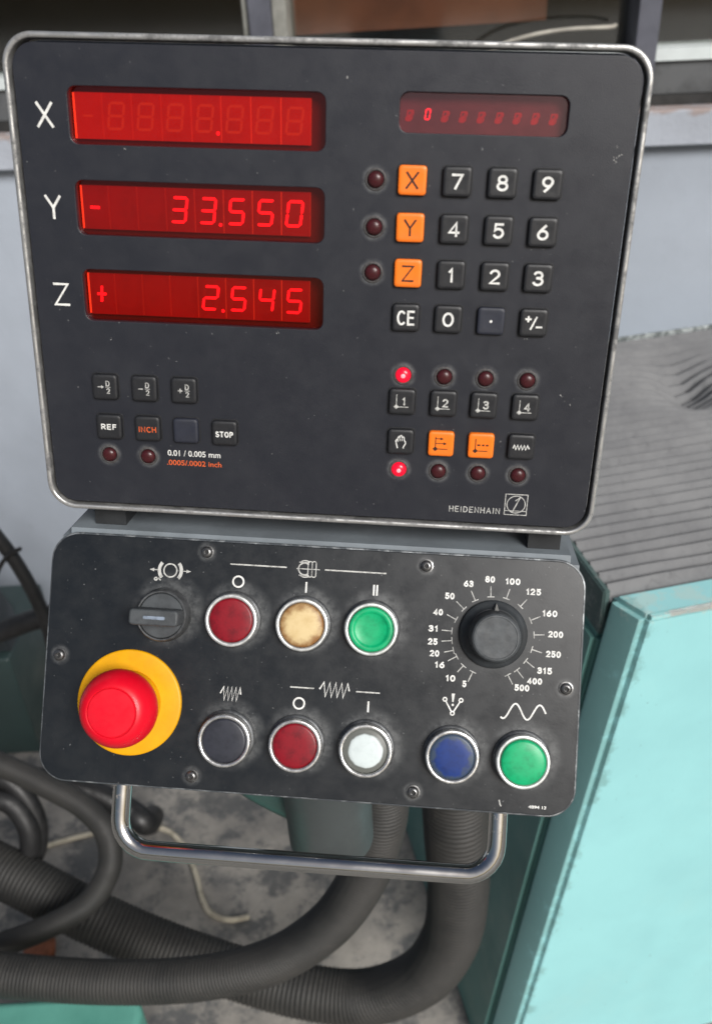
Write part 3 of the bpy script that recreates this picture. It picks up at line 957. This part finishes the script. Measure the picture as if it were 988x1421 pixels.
# keys
KS = 13.4


def key_mesh():
    b = MB()
    loops = [(KS / 2, 0.0, 1.6), (KS / 2, 2.0, 1.6), (KS / 2 - 0.25, 2.55, 1.5), (KS / 2 - 0.8, 2.9, 1.3), (KS / 2 - 1.5, 2.95, 1.2), (KS / 2 - 3.0, 2.80, 1.0)]
    rings = [[(x, y, z) for x, y in rrect(-a, -a, a, a, r, 3)] for a, z, r in loops]
    n = len(rings[0])
    vs = [p for rg in rings for p in rg]
    fs = [(i * n + k, i * n + (k + 1) % n, (i + 1) * n + (k + 1) % n, (i + 1) * n + k) for i in range(len(rings) - 1) for k in range(n)]
    fs.append(tuple((len(rings) - 1) * n + k for k in range(n)))
    b.add(vs, fs)
    return b.mesh('key', MM, 30)


KEYM = {}
for mt in (KEY_BLACK, KEY_NAVY, KEY_ORANGE):
    me = key_mesh(); me.materials.append(mt); KEYM[mt.name] = me
WELL = plate('key_well', [rrect(-7.35, -7.35, 7.35, 7.35, 2.0, 4), rrect(-6.75, -6.75, 6.75, 6.75, 1.7, 4)], 0.0, 0.35, 0.12, 1)
WELL.materials.append(simple('key_surround', S(30, 31, 34), 0.6))
ZL = 2.99


def key(x, y, legend, mt, ink):
    k = mk('key', KEYM[mt.name], None, ro, (x * MM, y * MM, 0), (0, 0, R(random.uniform(-0.6, 0.6))))
    mk('surround', WELL, None, k)
    if legend is not None:
        mk('legend', legend, ink, k)
    return k


def T(s, h=6.6, w=None, bold=0.018, dx=0, dy=0):
    return text_mesh(s, dx, dy, h, ZL, w, bold)


KX = [44.3, 65.4, 86.6, 107.6]
KY = [178.6, 157.1, 135.6, 114.0]
grid = [['X', '7', '8', '9'], ['Y', '4', '5', '6'], ['Z', '1', '2', '3'], ['CE', '0', '.', '+/-']]
for r_, row in enumerate(grid):
    for c_, s in enumerate(row):
        x, y = KX[c_], KY[r_]
        if s in 'XYZ':
            key(x, y, letters(s, 0, 0, 7.9, ZL, 0.92, 6.1), KEY_ORANGE, INK_DARK)
        elif s == '.':
            f = FB(); f.poly([(0.7 * math.cos(R(30 * j)), 0.7 * math.sin(R(30 * j))) for j in range(12)], ZL)
            key(x, y, f.mesh('legend'), KEY_NAVY, INK_WHITE)
        elif s == '+/-':
            f = FB()
            f.stroke([(-4.2, 1.9), (-1.2, 1.9)], 0.9, ZL); f.stroke([(-2.7, 0.45), (-2.7, 3.4)], 0.9, ZL + 0.01)
            f.stroke([(-1.4, -3.2), (1.4, 3.2)], 0.85, ZL); f.stroke([(1.2, -1.9), (4.4, -1.9)], 0.9, ZL)
            key(x, y, f.mesh('legend'), KEY_BLACK, INK_WHITE)
        elif s == 'CE':
            key(x, y, letters(s, 0, 0, 7.4, ZL, 1.05, 9.0), KEY_BLACK, INK_WHITE)
        else:
            key(x, y, letters(s, 0, 0, 7.2, ZL, 1.15, {'1': 2.9, '0': 6.0}.get(s, 5.6)), KEY_BLACK, INK_WHITE)


def axis_legend(extra, arrows=()):
    f = FB()
    f.stroke([(-2.9, 4.0), (-2.9, -2.6)], 0.42, ZL); f.stroke([(-2.9, -2.6), (3.4, -2.6)], 0.42, ZL + 0.008)
    f.poly([(-2.9, -3.9), (-1.5, -2.6), (-2.9, -1.3), (-4.3, -2.6)], ZL + 0.016)
    for y, xe in arrows:
        f.stroke([(-2.9, y), (xe, y)], 0.4, ZL)
        f.poly([(xe + 1.6, y), (xe, y + 0.8), (xe, y - 0.8)], ZL)
    me = f.mesh('legend')
    if extra:
        me = join_meshes('legend', [me, letters(extra, 1.0, 0.5, 4.6, ZL + 0.03, 0.85, 1.8 if extra == '1' else 3.2)])
    return me


for i, x in enumerate((44.5, 65.8, 86.6, 107.7)):
    key(x, 70.7, axis_legend(str(i + 1)), KEY_BLACK, INK_GREY)
# hand, two orange, coil
f = FB()
f.stroke([(-1.6, -3.4), (-2.2, -1.2), (-2.6, 0.6), (-2.0, 1.6), (-1.5, 0.4), (-1.5, 2.6), (-0.9, 3.2), (-0.5, 2.4), (-0.3, 3.6), (0.4, 3.7), (0.7, 2.4), (1.1, 3.0), (1.7, 2.6), (1.8, 1.0), (2.4, 0.4), (2.5, -0.8), (1.6, -2.4), (1.4, -3.4)], 0.55, ZL)
f.stroke([(-0.5, 2.4), (-0.5, 0.6)], 0.35, ZL + 0.01); f.stroke([(0.7, 2.4), (0.6, 0.6)], 0.35, ZL + 0.01)
key(44.8, 49.0, f.mesh('legend'), KEY_BLACK, INK_WHITE)
key(66.0, 48.9, axis_legend('', ((0.4, 1.4), (3.0, -0.4))), KEY_ORANGE, INK_DARK)
f = FB()
f.stroke([(-2.0, 0.6), (-0.4, 0.6)], 0.85, ZL); f.stroke([(0.5, 0.6), (1.7, 0.6)], 0.85, ZL); f.stroke([(2.5, 0.6), (3.8, 0.6)], 0.85, ZL)
f2 = join_meshes('legend', [axis_legend(''), f.mesh('l')])
key(86.9, 48.9, f2, KEY_ORANGE, INK_DARK)
f = FB()
f.stroke([(-4.2, -0.6)] + [(-3.6 + 0.85 * j, 1.25 if j % 2 == 0 else -1.25) for j in range(9)] + [(4.2, -0.6)], 0.62, ZL)
key(107.7, 49.3, f.mesh('legend'), KEY_BLACK, INK_WHITE)
# division keys
for i, x in enumerate((-112.6, -91.4, -70.2)):
    f = FB()
    if i == 0:
        f.stroke([(-3.6, 0.2), (-1.6, 0.2)], 0.55, ZL); f.poly([(-1.7, 1.1), (-0.3, 0.2), (-1.7, -0.7)], ZL)
    else:
        f.stroke([(-3.0, 0.0), (-0.6, 0.0)], 0.6, ZL)
        if i == 2:
            f.stroke([(-1.8, -1.2), (-1.8, 1.2)], 0.6, ZL + 0.01)
    f.stroke([(0.6, 0.1), (3.2, 0.1)], 0.35, ZL)
    me = join_meshes('legend', [f.mesh('l'), letters('D', 1.9, 2.1, 3.0, ZL, 0.5, 2.2), letters('2', 1.9, -1.9, 3.0, ZL, 0.5, 2.0)])
    key(x, 71.1, me, KEY_BLACK, INK_GREY)
key(-111.9, 49.2, letters('REF', 0, 0.2, 3.2, ZL, 0.6, 8.4), KEY_BLACK, INK_WHITE)
key(-90.9, 49.2, letters('INCH', 0, -0.3, 3.2, ZL, 0.45, 9.6), KEY_BLACK, INK_ORANGE)
key(-70.2, 49.0, None, KEY_NAVY, None)
key(-49.2, 48.8, letters('STOP', 0, -0.5, 3.3, ZL, 0.66, 9.6), KEY_BLACK, INK_WHITE)
mk('printed_text', text_mesh('0.01 / 0.005 mm', -66.8, 35.5, 3.3, 0.06, 29.0, 0.008), INK_WHITE, ro)
mk('printed_text', text_mesh('.0005/.0002 inch', -66.9, 30.0, 3.0, 0.06, 30.0, 0.008), INK_ORANGE, ro)

# indicator lamps
b = MB(); b.lathe([(3.9, 0.0), (3.9, 0.7), (3.75, 1.3), (3.2, 2.0), (2.2, 2.55), (1.1, 2.8), (0.0, 2.88)], 28)
LM_OFF = b.mesh('indicator_lamp'); LM_OFF.materials.append(LAMP_OFF)
LM_ON = LM_OFF.copy(); LM_ON.materials.clear(); LM_ON.materials.append(LAMP_ON)
b = MB(); b.lathe([(4.1, 0.0), (4.15, 0.5), (4.5, 0.7), (5.0, 0.45), (5.3, 0.0)], 28)
CM = b.mesh('collar'); CM.materials.append(COLLAR)
b = MB(); b.lathe([(1.15, 2.7), (1.1, 2.95), (0.8, 3.12), (0.4, 3.2), (0.0, 3.22)], 20)
CORE = b.mesh('lit_core'); CORE.materials.append(LAMP_CORE)
for i, (x, y) in enumerate(LED_XY):
    lit = i in (3, 7)
    l = mk('indicator_lamp', LM_ON if lit else LM_OFF, None, ro, (x * MM, y * MM, 0))
    mk('collar', CM, None, l)
    if lit:
        l['label'] = 'indicator lamp glowing red'
        mk('lit_core', CORE, None, l)

# scuffs on the face
f = FB()
for (x, y) in ((137.4, 196.2), (138.6, 191.8), (136.6, 190.6), (139.8, 192.6), (138.0, 189.4), (-108.5, 96.5), (104.8, 105.9), (12.0, 222.0), (-94.0, 188.3), (-20.5, 103.6), (125.5, 77.0), (131.0, 73.0)):
    for q in range(3):
        a = random.uniform(0, 6.28); r1 = random.uniform(0.12, 0.38)
        px, py = x + random.uniform(-0.7, 0.7), y + random.uniform(-0.7, 0.7)
        f.poly([(px + r1 * random.uniform(0.4, 1.2) * math.cos(a + k * 1.05), py + r1 * random.uniform(0.4, 1.2) * math.sin(a + k * 1.05)) for k in range(6)], 0.03 + 0.004 * q)
mk('scuff_marks', f.mesh('scuff_marks'), INK_GREY, ro)

# maker's name and emblem
mk('brand_name', letters('HEIDENHAIN', 86.4, 11.8, 3.5, 0.06, 0.5, 27.4, 0.3), INK_GREY, ro)
f = FB()
cx, cy, hs = 108.4, 16.0, 5.9
f.stroke([(cx - hs, cy - hs), (cx + hs, cy - hs), (cx + hs, cy + hs), (cx - hs, cy + hs)], 0.45, 0.06, True)
f.ring(cx, cy + 0.1, 4.9, 0.5, 0.075, 32)
f.stroke([(cx - 1.6, cy - 4.2), (cx + 1.9, cy + 4.3)], 0.55, 0.09)
f.stroke([(cx - 5.6, cy - 3.6), (cx + 5.6, cy - 3.6)], 0.4, 0.10)
f.stroke([(cx - 0.6, cy + 2.2), (cx + 1.9, cy + 4.3)], 0.45, 0.11)
mk('emblem', f.mesh('emblem'), INK_GREY, ro)

# ================================================================== control box
TILT = R(23.84)
cb = empty('control_box', face_frame((0.19, -1.45, -14.26), TILT))
tag(cb, 'black operator control box with coloured push buttons and a red emergency stop', 'control box')
PW, PH = 150.0, 140.9
BTN = [(-43.5, -43.8), (-4.2, -43.9), (33.8, -43.9), (-43.4, -110.0), (-4.2, -110.0), (34.5, -110.0), (81.5, -109.9), (119.5, -110.0)]
halo = [(x + 2.0, y + 2.0, 14.0, 22.0, 0.42) for x, y in BTN] + [(-80.0, -41.0, 14.0, 23.0, 0.40), (100.6, -42.8, 17, 27, 0.10)]
SCR = [(-60.7, -7.2), (62.2, -7.8), (-141.2, -69.9), (141.6, -70.2), (-61.8, -132.4), (61.6, -132.2)]
halo += [(x, y, 3.5, 6.5, 0.4) for x, y in SCR]
PLATE = panel_material('control_plate', S(19, 23, 27), 0.33, halo, 0.715, 0.12, 900)
EDGE = worn_rim('worn_box_edge', S(66, 70, 74), S(160, 164, 166), 70, 0.46, 0.66, 0.32)
fl = plate('flange', [rrect(-PW, -PH, PW, 0, 16, 12)], -5.0, -0.8, 0.8, 3)
mk('flange', fl, EDGE, cb)
fp = plate('front_plate', [rrect(-PW + 1.1, -PH + 1.1, PW - 1.1, -1.1, 15, 12)], -2.0, 0.0, 0.4, 2)
mk('front_plate', fp, PLATE, cb)
# wedge-shaped body
sa, ca = math.sin(TILT), math.cos(TILT)
prof = [(2.5, -0.6), (112, -0.6), (112, -108), (20, -136), (-48, -128.5)]
pl = [(dy * sa + dz * ca, -dy * ca + dz * sa) for dy, dz in prof]
bm = bmesh.new()
L = [bm.verts.new((-147 * MM, y * MM, z * MM)) for y, z in pl]
Rr = [bm.verts.new((147 * MM, y * MM, z * MM)) for y, z in pl]
k = len(pl)
bm.faces.new(L); bm.faces.new(Rr[::-1])
for i in range(k):
    bm.faces.new((L[i], Rr[i], Rr[(i + 1) % k], L[(i + 1) % k]))
bmesh.ops.recalc_face_normals(bm, faces=bm.faces)
bmesh.ops.bevel(bm, geom=list(bm.edges), offset=5 * MM, segments=4, affect='EDGES')
me = bpy.data.meshes.new('body'); bm.to_mesh(me); bm.free(); finish(me, 40)
mk('body', me, BOX_PAINT, cb)
# feet that carry the readout
for x in (-121.0, 127.5):
    bb = MB()
    y0, z0 = 20, -1.6
    pts = [(14, -0.4), (70, -0.4), (70, 17.5), (14, 17.5)]
    q = [(dy * sa + dz * ca, -dy * ca + dz * sa) for dy, dz in pts]
    bb.add([(x - 9, y, z) for y, z in q] + [(x + 9, y, z) for y, z in q], [(0, 1, 2, 3), (7, 6, 5, 4), (0, 4, 5, 1), (1, 5, 6, 2), (2, 6, 7, 3), (3, 7, 4, 0)])
    mk('foot', bb.mesh('foot', MM, 0), FOOT, cb)

# screws
b = MB(); b.lathe([(3.9, 0.0), (3.9, 0.6), (3.2, 0.7), (3.2, 1.1), (3.0, 1.7), (2.2, 2.3), (1.5, 2.45), (1.35, 2.3), (1.3, 1.2), (0.0, 1.2)], 24)
SM = b.mesh('screw'); SM.materials.append(SCREW)
b = MB(); b.lathe([(1.25, 1.25), (0.0, 1.26)], 6)
SR = b.mesh('socket'); SR.materials.append(SCREW_DARK)
for x, y in SCR:
    s = mk('screw', SM, None, cb, (x * MM, y * MM, 0), (0, 0, random.uniform(0, 6)))
    mk('socket', SR, None, s)

# push buttons
def bezel(mt, r=14.7, h=8.4):
    b = MB()
    b.lathe([(r + 1.1, 0.0), (r + 1.1, 1.2), (r + 0.5, 1.8), (r - 0.2, 2.0), (r - 0.2, 3.0)], 56, 1)
    b.lathe([(r - 0.2, 3.0), (r, h - 1.6), (r - 0.15, h - 0.7), (r - 0.5, h - 0.1), (r - 1.2, h + 0.15), (r - 1.9, h), (r - 2.35, h - 0.5), (r - 2.4, h - 1.3), (r - 2.4, 3.5)], 56, 0)
    me = b.mesh('bezel'); me.materials.append(mt); me.materials.append(BEZEL_SIDE)
    return me


BZ = {True: bezel(CHROME), False: bezel(BEZEL_GREY)}


def cap_mesh(kind, r=12.1):
    b = MB()
    if kind == 'dish':
        pr = [(r, 3.5), (r, 8.6), (r - 0.4, 9.2), (r - 1.0, 9.4), (r - 2.0, 9.3), (r - 2.6, 9.15), (r - 3.0, 8.7), (r - 3.8, 8.35), (4, 8.2), (0, 8.2)]
    elif kind == 'flush':
        pr = [(r, 3.5), (r, 7.4), (r - 0.5, 7.9), (r - 1.2, 8.05), (6, 8.2), (0, 8.25)]
    elif kind == 'white':
        pr = [(r, 3.5), (r, 6.6), (r - 0.5, 7.0), (r - 1.8, 7.2), (9.4, 7.4), (8.8, 7.8), (7.4, 8.1), (0, 8.3)]
    else:
        pr = [(r, 3.5), (r, 8.4), (r - 0.5, 9.0), (r - 1.2, 9.25), (6, 9.5), (0, 9.55)]
    b.lathe(pr, 56)
    return b.mesh('cap')


buttons = [(0, CAP_RED, 'flush', False, 'dark red button cap'), (1, CAP_CREAM, 'proud', False, 'yellowed cream button cap'), (2, CAP_GREEN, 'dish', False, 'green button cap with a dished ring'),
           (3, CAP_BLACK, 'flush', True, 'black button cap'), (4, CAP_RED, 'flush', True, 'scratched dark red button cap'), (5, CAP_WHITE, 'white', True, 'white button cap in a grey ring'),
           (6, CAP_BLUE, 'flush', True, 'blue button cap'), (7, CAP_GREEN, 'proud', False, 'scratched green button cap')]
for i, mt, kind, chrome, lab in buttons:
    x, y = BTN[i]
    pb = mk('push_button', BZ[chrome], None, cb, (x * MM, y * MM, 0), (0, 0, random.uniform(0, 6.28)))
    c = mk('cap', cap_mesh(kind), mt, pb)
    c['label'] = lab

# selector switch
sx, sy = -82.6, -43.6
bz = MB(); bz.lathe([(15.2, 0.0), (15.2, 1.5), (14.6, 2.2), (14.4, 7.0), (14.2, 8.0), (13.6, 8.5), (12.9, 8.4), (12.6, 7.6), (12.5, 5.0)], 56)
sw = mk('selector_switch', bz.mesh('selector_switch'), BEZEL_SIDE, cb, (sx * MM, sy * MM, 0))
bz = MB(); bz.lathe([(12.45, 4.0), (12.45, 7.8), (12.0, 8.2), (0.0, 8.3)], 48)
mk('disc', bz.mesh('disc'), KNOB, sw)
me = plate('grip', [rrect(-14.0, -4.4, 13.0, 4.4, 2.2, 5)], 8.35, 22.0, 1.2, 3)
mk('grip', me, KNOB, sw)
me = plate('pointer_insert', [rrect(-6, -0.9, 6, 0.9, 0.7, 3)], 21.6, 22.35, 0.15, 1)
mk('pointer_insert', me, simple('faded_blue_insert', S(128, 140, 156), 0.5, var=0.4, vscale=200), sw)

# emergency stop
es = mk('emergency_stop', None, None, cb, (-99.4 * MM, -93.8 * MM, 0))
b = MB(); b.lathe([(29.6, 0.0), (29.6, 1.3), (29.2, 1.8), (28.4, 2.0), (18.0, 2.0)], 72)
mk('yellow_disc', b.mesh('yellow_disc'), ESTOP_YELLOW, es)
b = MB(); b.lathe([(18.2, 1.9), (18.2, 8.0), (17.4, 9.4), (15.0, 9.8), (14.0, 9.8), (13.8, 16.0)], 56)
mk('collar', b.mesh('collar'), ESTOP_YELLOW, es)
b = MB(); b.lathe([(13.7, 9.9), (13.7, 14.5), (19.4, 15.4), (20.8, 16.4), (21.3, 18.2), (21.2, 20.5), (20.6, 23.4), (19.4, 26.4), (17.8, 29.0), (16.2, 30.7), (14.6, 31.7), (13.6, 32.0), (13.25, 31.75), (13.1, 31.2), (12.9, 31.2), (12.75, 31.8), (12.5, 32.1), (8, 32.3), (0, 32.4)], 72)
mk('mushroom_cap', b.mesh('mushroom_cap', MM, 25), ESTOP_RED, es)

# rotary dial knob
kx, ky = 100.6, -43.0
kn = mk('rotary_knob', None, None, cb, (kx * MM, ky * MM, 0))
b = MB(); b.lathe([(18.6, 0.1), (18.6, 2.2), (18.0, 3.0), (16.6, 3.6), (14.8, 5.0), (14.2, 6.0)], 64)
mk('skirt', b.mesh('skirt'), KNOB_SKIRT, kn)
b = MB()
b.lathe([(14.1, 4.6), (13.6, 14.0), (13.2, 18.2), (12.7, 19.6), (11.8, 20.3), (11.2, 20.35), (10.9, 20.1), (6, 20.0), (0, 20.0)], 64)
mk('grip', b.mesh('grip', MM, 25), KNOB, kn)
b = MB()
b.add([(-1.9, 12.6, 6.0), (1.9, 12.6, 6.0), (0, 17.6, 4.0), (-1.5, 12.4, 12.5), (1.5, 12.4, 12.5), (0, 17.2, 5.6)], [(0, 2, 1), (3, 4, 5), (0, 1, 4, 3), (1, 2, 5, 4), (2, 0, 3, 5)])
mk('pointer', b.mesh('pointer', MM, 0), simple('grey_pointer', S(150, 150, 146), 0.6, var=0.3, vscale=300), kn, rot=(0, 0, R(-2)))

# dial scale
TIN = [(90.7, -64.4), (85.4, -61.3), (81.5, -56.5), (79.5, -53.3), (78.4, -48.0), (78.1, -42.8), (80.1, -36.4), (84.1, -30.3), (90.0, -25.3), (98.4, -22.7), (106.9, -23.2), (114.7, -27.0), (120.6, -34.3), (122.9, -42.1), (122.1, -50.1), (119.1, -56.5), (114.6, -61.8), (109.8, -64.8)]
TOUT = [(88.3, -70.0), (82.3, -65.1), (76.7, -59.3), (74.5, -54.6), (72.7, -48.7), (72.4, -42.6), (74.8, -33.8), (79.7, -26.3), (87.5, -20.0), (98.1, -16.9), (108.5, -17.8), (118.1, -23.0), (125.9, -31.8), (128.5, -41.7), (127.7, -51.6), (124.0, -60.0), (118.4, -66.1), (112.7, -69.8)]
LABP = [(86.4, -71.3), (78.7, -68.7), (72.4, -61.7), (69.2, -55.6), (67.9, -49.2), (67.8, -42.0), (70.0, -32.8), (75.9, -23.6), (85.9, -16.2), (97.5, -13.1), (110.0, -13.6), (121.5, -18.6), (130.9, -29.9), (134.6, -41.1), (133.9, -52.0), (129.6, -61.3), (124.5, -67.3), (117.8, -71.4)]
NUM = ['5', '10', '16', '20', '25', '31', '40', '50', '63', '80', '100', '125', '160', '200', '250', '315', '400', '500']
ZP = 0.06
for a, b_, p, s in zip(TIN, TOUT, LABP, NUM):
    f = FB()
    d = (Vector(b_) - Vector(a)).normalized(); nn = Vector((-d.y, d.x))
    f.stroke([a, b_], 0.5, ZP)
    f.stroke([Vector(a) + nn * 1.9, Vector(a) - nn * 1.9], 0.5, ZP + 0.012)
    mk('scale_tick', f.mesh('scale_tick'), INK_GREY, cb)
    mk('scale_number', letters(s, p[0], p[1], 3.6, ZP, 0.82, {1: 2.4, 2: 5.4, 3: 8.2}[len(s)], 0.2), INK_WHITE, cb)


def symbol(draw, ink=INK_GREY):
    f = FB(); draw(f)
    return mk('printed_symbol', f.mesh('printed_symbol'), ink, cb)


def brake(f):
    cx, cy = -81.0, -18.7
    f.ring(cx, cy, 3.7, 0.75, ZP)
    for s in (0, 180):
        f.ring(cx, cy, 6.3, 1.9, ZP, 12, s - 42, s + 42)
        k = 1 if s == 0 else -1
        f.stroke([(cx + k * 7.4, cy), (cx + k * 9.6, cy)], 0.5, ZP + 0.01)
        f.poly([(cx + k * 9.2, cy + 1.0), (cx + k * 11.8, cy), (cx + k * 9.2, cy - 1.0)], ZP + 0.02)


def smudge(f):
    f.ring(-89.0, -23.8, 0.8, 0.7, ZP, 10); f.stroke([(-87.6, -23.2), (-86.2, -24.6)], 0.7, ZP)


def coupling(f):
    cx, cy = -3.2, -13.4
    f.ring(cx - 2.2, cy, 3.3, 0.7, ZP, 22, 45, 315)
    for x in (cx + 0.9, cx + 3.2):
        f.stroke(rrect(x - 1.1, cy - 4.4, x + 1.1, cy + 4.4, 1.05, 4), 0.5, ZP + 0.01, True)
    for y, x0, x1 in ((cy + 3.6, cx - 5.2, cx + 0.6), (cy, cx - 6.6, cx + 6.4), (cy - 3.6, cx - 5.2, cx + 0.6)):
        f.stroke([(x0, y), (x1, y)], 0.45, ZP + 0.02)
    f.ring(cx - 1.8, cy, 4.6, 0.6, ZP + 0.03, 16, 60, 120); f.ring(cx - 1.8, cy, 4.6, 0.6, ZP + 0.03, 16, 240, 300)


symbol(brake); symbol(smudge, INK_GREY); symbol(coupling)
for a, b_ in (((-47.2, -13.1), (-15.4, -13.1)), ((6.1, -13.3), (40.3, -13.3)), ((-9.5, -79.3), (3.8, -79.3)), ((27.2, -79.5), (40.4, -79.5))):
    symbol(lambda f: f.stroke([a, b_], 0.75, ZP))
for x, y in ((-42.1, -22.7), (-4.1, -88.1)):
    symbol(lambda f: f.ring(x, y, 3.0, 0.95, ZP), INK_WHITE)
for x, y in ((-3.8, -23.6), (33.9, -22.9), (35.7, -22.9), (34.4, -87.4)):
    symbol(lambda f: f.poly([(x - 0.5, y - 3), (x + 0.5, y - 3), (x + 0.5, y + 3), (x - 0.5, y + 3)], ZP), INK_WHITE)


def coil(cx, cy, w, h, n):
    pts = [(cx - w / 2 + w * j / (2 * n) + (0.35 if j % 2 else -0.35), cy + (h / 2 if j % 2 else -h / 2)) for j in range(2 * n + 1)]
    pts[0] = (pts[0][0], cy); pts[-1] = (pts[-1][0], cy)
    return pts


symbol(lambda f: f.stroke(coil(-42.4, -85.4, 11.5, 7.6, 5), 0.75, ZP), INK_WHITE)
symbol(lambda f: f.stroke(coil(15.5, -79.5, 16.5, 8.2, 5), 0.8, ZP), INK_WHITE)


def valve(f):
    cx, cy = 80.7, -83.0
    f.stroke([(cx - 3.9, cy + 1.7), (cx - 0.6, cy - 3.9)], 0.75, ZP); f.stroke([(cx + 3.9, cy + 1.7), (cx + 0.6, cy - 3.9)], 0.75, ZP)
    for x, y in ((cx - 4.4, cy + 2.6), (cx + 4.4, cy + 2.6), (cx, cy - 4.8)):
        f.ring(x, y, 1.0, 0.7, ZP + 0.012, 16)
    f.poly([(cx - 0.9, cy + 6.0), (cx + 0.9, cy + 6.0), (cx + 0.35, cy + 1.4), (cx - 0.35, cy + 1.4)], ZP)
    f.ring(cx, cy - 0.2, 0.35, 0.6, ZP, 10)


symbol(valve, INK_WHITE)
symbol(lambda f: f.stroke([(119.3 - 12.2 + 24.4 * j / 48, -84.4 - 4.2 * math.sin(2 * math.pi * (0.12 + 1.86 * j / 48) + 0.2)) for j in range(49)], 0.9, ZP), INK_WHITE)
mk('plate_number', text_mesh('4894 13', 129.4, -135.6, 1.7, ZP, 9.6, 0.03), INK_WHITE, cb)
mk('scratch', (lambda f: (f.stroke([(108.6, -133.0), (109.3, -135.6), (109.9, -136.4)], 0.7, ZP), f.mesh('scratch'))[1])(FB()), INK_GREY, cb)

# chrome grab handle under the flange
hz = -9.0
hp = [(-103, -134, hz), (-103.2, -158, hz)]
cxl, cyl, rr_ = -103.2 + 17, -161.5, 17
hp += [(cxl - rr_ * math.cos(R(t)), cyl - rr_ * math.sin(R(t)), hz) for t in (12, 30, 50, 70, 85)]
hp += [(-60, -178.6, hz), (0, -178.4, hz), (60, -178.0, hz)]
cxr = 109.4 - 17
hp += [(cxr + rr_ * math.cos(R(t)), cyl + 0.8 - rr_ * math.sin(R(t)), hz) for t in (85, 70, 50, 30, 12)]
hp += [(109.4, -156, hz), (109.4, -134, hz)]
HCH = NT('worn_chrome')
rs = HCH.ramp(HCH.noise(260, 6, 0.75), 0.56, 0.68)
sp = HCH.n('ShaderNodeSeparateXYZ'); HCH.l(HCH.tc.outputs['Object'], sp.inputs[0])
near = HCH.ramp(sp.outputs['Y'], -0.160, -0.145, 0.0, 0.8)
rs = HCH.math('MULTIPLY', rs, near)
HCH.base(HCH.mix(rs, S(200, 200, 198), S(104, 78, 58)))
HCH.set(Metallic=HCH.math('SUBTRACT', 1.0, rs), Roughness=HCH.ramp(HCH.noise(60, 4), 0.3, 0.7, 0.10, 0.22))
mk('grab_handle', tube('grab_handle', [(a * MM, b_ * MM, c_ * MM) for a, b_, c_ in hp], 0.0054, 0.004, 24), HCH.m, cb)
